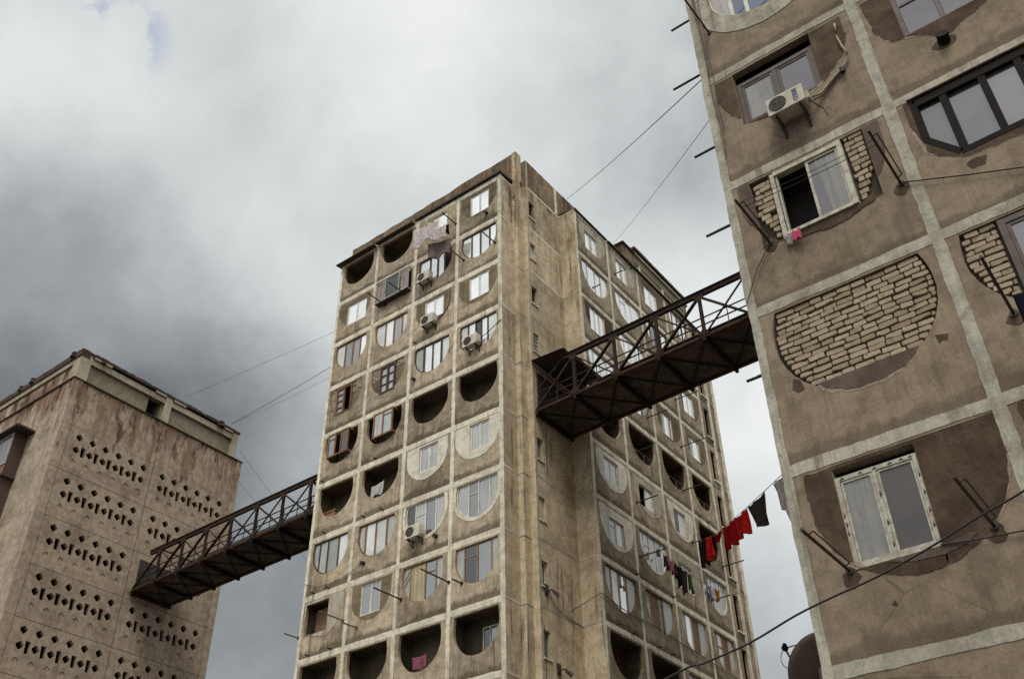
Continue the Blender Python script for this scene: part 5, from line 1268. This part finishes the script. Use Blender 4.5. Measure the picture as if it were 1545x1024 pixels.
# ================================================================ LAUNDRY
def garment(name, a, b, drop, mat, label, cat='garment', taper=(1, 1), nx=16, ny=16, wav=.075, edge=.06, shear=0, seed=0, notch=0, group=None):
    """cloth pinned between a and b, hanging down; taper scales the width from top to bottom"""
    r = random.Random(seed); a, b = V(a), V(b); d = b - a; n = V((d.y, -d.x, 0)).normalized(); mb = MB(); pts = []
    ph = r.uniform(0, 6); th = .006
    for side in (1, -1):
        for j in range(ny + 1):
            t = j / ny; w = taper[0] + (taper[1] - taper[0]) * t
            for i in range(nx + 1):
                s = i / nx; q = a + d * (.5 + (s - .5) * w + shear * t)
                dr = drop * (t + (edge * math.sin(s * 7 + ph) + r.uniform(-edge, edge) * .2) * t) + .05 * math.sin(math.pi * s) * (1 - t)
                if notch and abs(s - .5) < .16: dr *= 1 - notch * t
                off = wav * (.35 + t) * math.sin(s * 9 + ph + t * 1.5) + wav * .2 * math.sin(s * 15 + ph * 2)
                pts.append(q - ZUP * dr + n * (off + side * th / 2) + n * .05 * t * math.sin(ph))
    k = (nx + 1) * (ny + 1); fs = []
    for j in range(ny):
        for i in range(nx):
            p = j * (nx + 1) + i; fs += [(p, p + 1, p + nx + 2, p + nx + 1), (k + p, k + p + nx + 1, k + p + nx + 2, k + p + 1)]
    per = list(range(nx + 1)) + [j * (nx + 1) + nx for j in range(1, ny + 1)] + [ny * (nx + 1) + i for i in range(nx - 1, -1, -1)] + [j * (nx + 1) for j in range(ny - 1, 0, -1)]
    for i in range(len(per)): p, q = per[i], per[(i + 1) % len(per)]; fs.append((p, q, k + q, k + p))
    mb.add(pts, fs); return tag(mb.build(name, CL[mat], None, smooth=True, loc=a), label, cat, group)
A, B = V((-18.65, 41.2, 23.45)), V((-4.29, 16.34, 11.99))
A2 = V((-18.62, 41.1, 23.42))
wire('clothes_line', sag(A2, B, .1, 20), .011, 'long clothes line strung from the middle tower to the brown block', 'clothes line')
ln = lambda s: A2.lerp(B, s) - ZUP * (.4 * s * (1 - s) + .01)
gL = 'washing on the long line'
garment('shirt', (-19.45, 41.08, 23.36), (-18.98, 41.08, 23.38), 1.35, 'black', 'black garment hanging beside red cloth on the thin tower pole', taper=(1, .85), seed=1, group=gL)
garment('shirt', (-19.0, 41.0, 23.38), (-18.68, 40.95, 23.42), 1.18, 'red', 'crumpled narrow red cloth next to the black one at the line start', taper=(1, 1.5), seed=2, wav=.08, group=gL)
garment('shirt', ln(.02), ln(.15), .42, 'red', 'short twisted red cloth joining the pole and the hanging red shirts', taper=(1, .25), shear=-.35, seed=9, group=gL)
garment('shirt', ln(.165), ln(.30), 1.02, 'red', 'red shirt hanging on the line, nearer the tower of the two square ones', taper=(1, .95), shear=.12, seed=3, group=gL)
garment('shirt', ln(.315), ln(.44), .92, 'red', 'bright red shirt between the other red shirt and the dark trousers', taper=(1, .9), shear=.14, seed=4, group=gL)
garment('trousers', ln(.455), ln(.60), .95, 'charcoal', 'dark grey trousers hanging on the line right of the red shirts', taper=(1, .8), shear=.10, seed=5, group=gL)
garment('top', ln(.655), ln(.745), .95, 'grey_white', 'pale grey top on the line, touching the brown block edge', taper=(1, .75), shear=.12, seed=6, notch=-.35, group=gL)
# washing strung below a window on the tower side
L0, L1 = V((-18.75, 35.76, 20.66)), V((-18.95, 42.67, 21.0))
wire('clothes_line', sag(L0, L1, .22), .009, 'clothes line of coloured washing between two poles on the tower side', 'clothes line')
g2 = lambda y: L0.lerp(L1, (y - 35.76) / (42.67 - 35.76)) - ZUP * (.88 * ((y - 35.76) / 6.91) * (1 - (y - 35.76) / 6.91) + .01)
gW = 'washing strung along the tower side'
for y0, y1, dr, mt, nm, lab, sd in ((35.95, 36.35, .62, 'charcoal', 'vest', 'small dark garment at the left end of the coloured washing', 11), (36.5, 36.8, .62, 'rose', 'top', 'small pink-red top among the dark washing on the tower side', 12),
        (36.85, 37.1, .7, 'charcoal', 'shirt', 'narrow grey shirt between the pink-red top and the dark jackets', 13), (37.0, 37.6, 1.05, 'black', 'jacket', 'longest dark jacket hanging in the middle of the coloured washing', 14), (37.5, 38.05, 1.15, 'charcoal', 'jacket', 'dark jacket beside the green garment in the coloured washing', 15),
        (38.1, 38.6, .85, 'green', 'shirt', 'dark green shirt hanging right of the dark jackets', 16), (39.6, 40.15, .45, 'white', 'towel', 'small white towel left of the blue cloth in the washing', 17), (39.95, 40.5, .75, 'blue', 'shirt', 'pale blue patterned cloth in the washing on the tower side', 18),
        (40.45, 40.95, .6, 'white', 'towel', 'white cloth between the blue and the orange washing', 19), (41.05, 41.35, .55, 'orange', 'top', 'small orange top at the right end of the washing', 20)):
    garment(nm, g2(y0), g2(y1), dr, mt, lab, taper=(1, .85), seed=sd, wav=.06, edge=.1, group=gW)
# sheets at the top of the middle tower
wire('clothes_line', [(-26.4, 27.25, 37.62), (-25.3, 27.2, 37.5), (-24.1, 27.0, 37.4)], .012, 'line carrying the pale sheet near the top of the middle tower', 'clothes line')
garment('bed_sheet', (-26.32, 27.2, 37.62), (-24.75, 27.2, 37.50), 1.25, 'lilac', 'pale lilac bed sheet hanging near the top of the middle tower', 'bed sheet', taper=(1, .92), nx=20, ny=14, wav=.06, edge=.1, shear=.02, seed=21)
garment('pillow_case', (-24.95, 27.15, 36.95), (-24.1, 27.15, 36.75), .85, 'lilac', 'smaller pale cloth overlapping the right end of the lilac sheet', 'cloth', taper=(1, 1), nx=12, wav=.05, seed=22)
garment('net_curtain', (-25.55, 27.45, 36.42), (-23.95, 27.45, 36.0), 1.0, 'mauve', 'dark mauve net cloth hanging below the lilac sheet', 'cloth', taper=(1, .9), nx=18, wav=.05, edge=.08, seed=23)
garment('rag', FF.p(7.95, 37.35, .4), FF.p(8.2, 37.3, .4), .6, 'black', 'small black rag right of the lilac sheet', 'cloth', seed=24)
garment('towel', FF.p(3.62, 24.0, -.1), FF.p(4.35, 24.12, -.12), .62, 'white', 'white towel over the edge of the open balcony near the left bridge', 'towel', seed=25, wav=.03)
garment('cloth', FF.p(3.15, 23.72, -.15), FF.p(3.65, 23.62, -.16), .3, 'grey_white', 'pale bundle lying in the balcony bottom left of the white towel', 'cloth', seed=26)
garment('towel', FF.p(6.55, 15.55, -.12), FF.p(7.25, 15.55, -.14), .5, 'rose', 'pink towel inside the dark arched balcony at the bottom', 'towel', seed=27, wav=.03)
garment('rag', (-3.30, 11.93, 12.62), (-3.17, 11.9, 12.6), .24, 'pink', 'bright pink rag tied at the lower corner of the sliding window', 'rag', nx=8, ny=8, wav=.02, seed=28)
garment('rag', (-3.45, 11.94, 12.60), (-3.32, 11.92, 12.6), .22, 'grey_white', 'whitish rag beside the bright pink rag on the window corner', 'rag', nx=8, ny=8, wav=.015, seed=29)
garment('blanket', (-.72, 11.3, 9.53), (.6, 11.3, 9.53), .75, 'navy', 'dark navy cloth hanging at the right edge below the brickwork', 'cloth', nx=14, wav=.03, seed=30)

# ================================================================ DISH, LAMPS
DS = empty('satellite_dish', (-4.33, 14.0, 6.5), 'large brown satellite dish seen from behind, at the lower left edge of the brown block', 'satellite dish')
ax = V((-.45, .78, .42)).normalized(); ctr = V((-4.93, 14.0, 6.52))
e1 = ax.cross(ZUP).normalized(); e2 = e1.cross(ax).normalized(); mb = MB(); n = 40; rad = .55; pts = []; rings = 7
for side in (0, 1):
    for j in range(rings + 1):
        rr_ = rad * j / rings
        for i in range(n): a = 2 * math.pi * i / n; pts.append(ctr + (e1 * math.cos(a) + e2 * math.sin(a) * 1.06) * rr_ + ax * (.075 * (j / rings) ** 2 - .075 + (.012 if side else 0)))
K = (rings + 1) * n; fs = []
for j in range(rings):
    for i in range(n):
        p, q = j * n + i, j * n + (i + 1) % n; fs += [(p, q, q + n, p + n), (K + p, K + p + n, K + q + n, K + q)]
for i in range(n): p, q = rings * n + i, rings * n + (i + 1) % n; fs.append((p, q, K + q, K + p))
mb.add(pts, fs); mb.build('reflector', M['dish'], DS, smooth=True)
mb = MB(); f0 = ctr - e2 * rad * 1.0; f1 = ctr + ax * .62 - e2 * .1; lnb = V((-5.49, 14.0, 7.02))
mb.tube([ctr - e1 * .2 - e2 * .4 , lnb], .016, 6); mb.tube([ctr + e1 * .1 + e2 * .5, lnb], .009, 6); mb.build('feed_arm', M['pole'], DS)
mb = MB(); mb.tube([lnb - ax * .07, lnb + ax * .04], .045, 10); mb.tube([lnb - ax * .1 + ZUP * .05, lnb - ax * .02 + ZUP * .05], .03, 8); mb.build('receiver', M['black_frame'], DS)
mb = MB(); mb.tube(smooth([lnb, lnb + V((-.08, 0, -.1)), lnb + V((-.06, .0, -.25)), lnb + V((.08, 0, -.36))]), .006, 5); mb.build('cable', M['wire'], DS)
mb = MB(); mb.tube([ctr - ax * .15, ctr - ax * .3], .06, 10); mb.tube([ctr - ax * .28, V((-4.29, 13.9, 6.4))], .035, 8); mb.bar(ctr - ax * .17 - e1 * .14, ctr - ax * .17 + e1 * .14, .05, .2); mb.build('mount', M['pole_grey'], DS)
for y, z, lab in ((29.98, 17.45, 'small lamp with cables under the slot window low on the tower side wall'), (30.6, 14.55, 'small lamp on the tower side wall near the bottom of the photo')):
    Lp = empty('wall_lamp', (-20.73, y, z), lab, 'lamp', 'lamps on the tower side wall')
    mb = MB(); mb.box((-20.72, y - .25, z - .2), (-20.66, y - .05, z + .2)); mb.tube([(-20.7, y - .1, z), (-20.5, y + .05, z + .02)], .025, 6); mb.build('bracket', M['pole'], Lp)
    mb = MB(); mb.tube([(-20.52, y + .02, z), (-20.42, y + .18, z - .1), (-20.36, y + .26, z - .16)], [.07, .12, .16], 12); mb.build('lamp_head', M['pole_grey'], Lp)
wire('wall_wire', smooth([(-20.7, 30.1, 17.3), (-20.69, 30.6, 16.9), (-20.69, 31.4, 16.75), (-20.6, 32.25, 16.6)]), .014, 'loose cable trailing right from the lamp below the slot window', 'cable')
wire('wall_cable', [(-20.70, 29.62, 16.0), (-20.70, 29.66, 10.0)], .012, 'cable dropping down the tower side wall near the corner strip', 'cable')

# ================================================================ GROUND
mb = MB(); n = 48; Rg = 2500
pts = [V((0, 0, 0))] + [V((Rg * math.cos(2 * math.pi * i / n), Rg * math.sin(2 * math.pi * i / n), 0)) for i in range(n)]
mb.add(pts, [(0, i + 1, (i + 1) % n + 1) for i in range(n)]); tag(mb.build('ground', M['ground'], None), kind='structure')

# ================================================================ CAMERA
cam = bpy.data.cameras.new('camera'); co = bpy.data.objects.new('camera', cam); COL.objects.link(co)
RX = V((0.79633359, 0.60467245, -0.01496782)); DN = V((-0.3775298, 0.47755585, -0.79335469)); FW = V((-0.47257176, 0.63742579, 0.60857563))
Mx = Matrix((RX, -DN, -FW)).transposed().to_4x4(); Mx.translation = V((0, 0, 1.7)); co.matrix_world = Mx
cam.sensor_width = 36; cam.lens = 36 * 1512.32 / 1545; cam.clip_start = .1; cam.clip_end = 6000
S.camera = co

# ================================================================ SKY AND SUN
sun_dir = V((.26, -.45, .855)).normalized()
sd = bpy.data.lights.new('sun', 'SUN'); sd.energy = 1.5; sd.angle = math.radians(26); sd.color = (1, .92, .80)
so = bpy.data.objects.new('sun', sd); COL.objects.link(so); so.rotation_euler = sun_dir.to_track_quat('Z', 'Y').to_euler(); so.location = (0, 0, 80)
W = bpy.data.worlds.new('World'); S.world = W; W.use_nodes = True; nt = W.node_tree; nt.nodes.clear()
out = nt.nodes.new('ShaderNodeOutputWorld'); bg = nt.nodes.new('ShaderNodeBackground'); L(nt, bg.outputs[0], out.inputs[0])
tc = nt.nodes.new('ShaderNodeTexCoord'); g = tc.outputs['Generated']
sky = nt.nodes.new('ShaderNodeTexSky'); sky.sky_type = 'NISHITA'; sky.sun_disc = False
sky.sun_elevation = math.asin(sun_dir.z); sky.sun_rotation = math.atan2(sun_dir.x, sun_dir.y)
na = noise(nt, g, 2.6, 9, .55, dist=.2, off=(1.3, .4, 2.2)); nb_ = noise(nt, g, 6.0, 9, .58, dist=.12, off=(4, 2, 1))
ad = N(nt, 'ShaderNodeMath', operation='MULTIPLY_ADD'); L(nt, nb_, ad.inputs[0]); ad.inputs[1].default_value = .50; L(nt, mulv(nt, na, .67), ad.inputs[2])
def lobe(d, c_out, c_in):
    dp = N(nt, 'ShaderNodeVectorMath', operation='DOT_PRODUCT'); L(nt, g, dp.inputs[0]); dp.inputs[1].default_value = V(d).normalized()
    return ramp(nt, dp.outputs['Value'], math.cos(math.radians(c_out)), math.cos(math.radians(c_in)))
val = ad.outputs[0]
LOBES = [((-.785, .33, .525), 16, 3, -.48), ((-.72, .60, .35), 19, 4, -.34), ((-.62, .204, .758), 16, 2, .10), ((-.365, .446, .817), 15, 1, .27), ((-.639, .491, .593), 12, 1, .19),
         ((-.24, .53, .81), 15, 2, -.08), ((-.326, .786, .525), 14, 3, .30), ((-.349, .872, .344), 11, 2, -.22), ((-.70, .25, .67), 12, 1, .12)]
for d, a, b, w in LOBES:
    m = N(nt, 'ShaderNodeMath', operation='ADD'); L(nt, val, m.inputs[0]); L(nt, mulv(nt, lobe(d, a, b), w), m.inputs[1]); val = m.outputs[0]
cr = nt.nodes.new('ShaderNodeValToRGB'); e = cr.color_ramp.elements
e[0].position = .12; e[0].color = (.115, .121, .126, 1); e[1].position = .92; e[1].color = (.60, .61, .60, 1)
x = e.new(.38); x.color = (.245, .26, .262, 1); x = e.new(.60); x.color = (.412, .432, .43, 1)
L(nt, val, cr.inputs[0])
blue = N(nt, 'ShaderNodeMix', data_type='RGBA'); blue.inputs[0].default_value = .1
sk = N(nt, 'ShaderNodeVectorMath', operation='SCALE'); L(nt, sky.outputs[0], sk.inputs[0]); sk.inputs['Scale'].default_value = .15
gap = mulv(nt, lobe((-.60, .225, .767), 3.2, .5), ramp(nt, noise(nt, g, 16, 6, .6, off=(3, 1, 5)), .50, .62))
gp = N(nt, 'ShaderNodeMath', operation='ADD'); L(nt, mulv(nt, gap, .5), gp.inputs[0]); gp.inputs[1].default_value = .04
c = N(nt, 'ShaderNodeMix', data_type='RGBA'); L(nt, gp.outputs[0], c.inputs[0]); sky_boost = N(nt, 'ShaderNodeMath', operation='MULTIPLY_ADD'); L(nt, lobe((.30, -.42, .85), 62, 12), sky_boost.inputs[0]); sky_boost.inputs[1].default_value = 1.3; sky_boost.inputs[2].default_value = 1.0  # unseen sky overhead and behind the camera brightened to light the walls
for d_, w_ in (((-.66, -.60, .45), .75), ((.52, .68, .52), .6)):
    z2 = N(nt, 'ShaderNodeMath', operation='MULTIPLY_ADD'); L(nt, lobe(d_, 26, 14), z2.inputs[0]); z2.inputs[1].default_value = w_; L(nt, sky_boost.outputs[0], z2.inputs[2]); sky_boost = z2  # bright sky patches added out of view to whiten the window reflections
cz = N(nt, 'ShaderNodeVectorMath', operation='SCALE'); L(nt, cr.outputs[0], cz.inputs[0]); L(nt, sky_boost.outputs[0], cz.inputs['Scale'])
L(nt, cz.outputs[0], c.inputs[6]); L(nt, sk.outputs[0], c.inputs[7])
L(nt, c.outputs[2], bg.inputs[0]); bg.inputs[1].default_value = 1.0
S.view_settings.view_transform = 'Standard'; S.view_settings.look = 'None'; S.view_settings.exposure = .55; S.view_settings.gamma = 1
S.cycles.max_bounces = 6; S.cycles.use_denoising = False
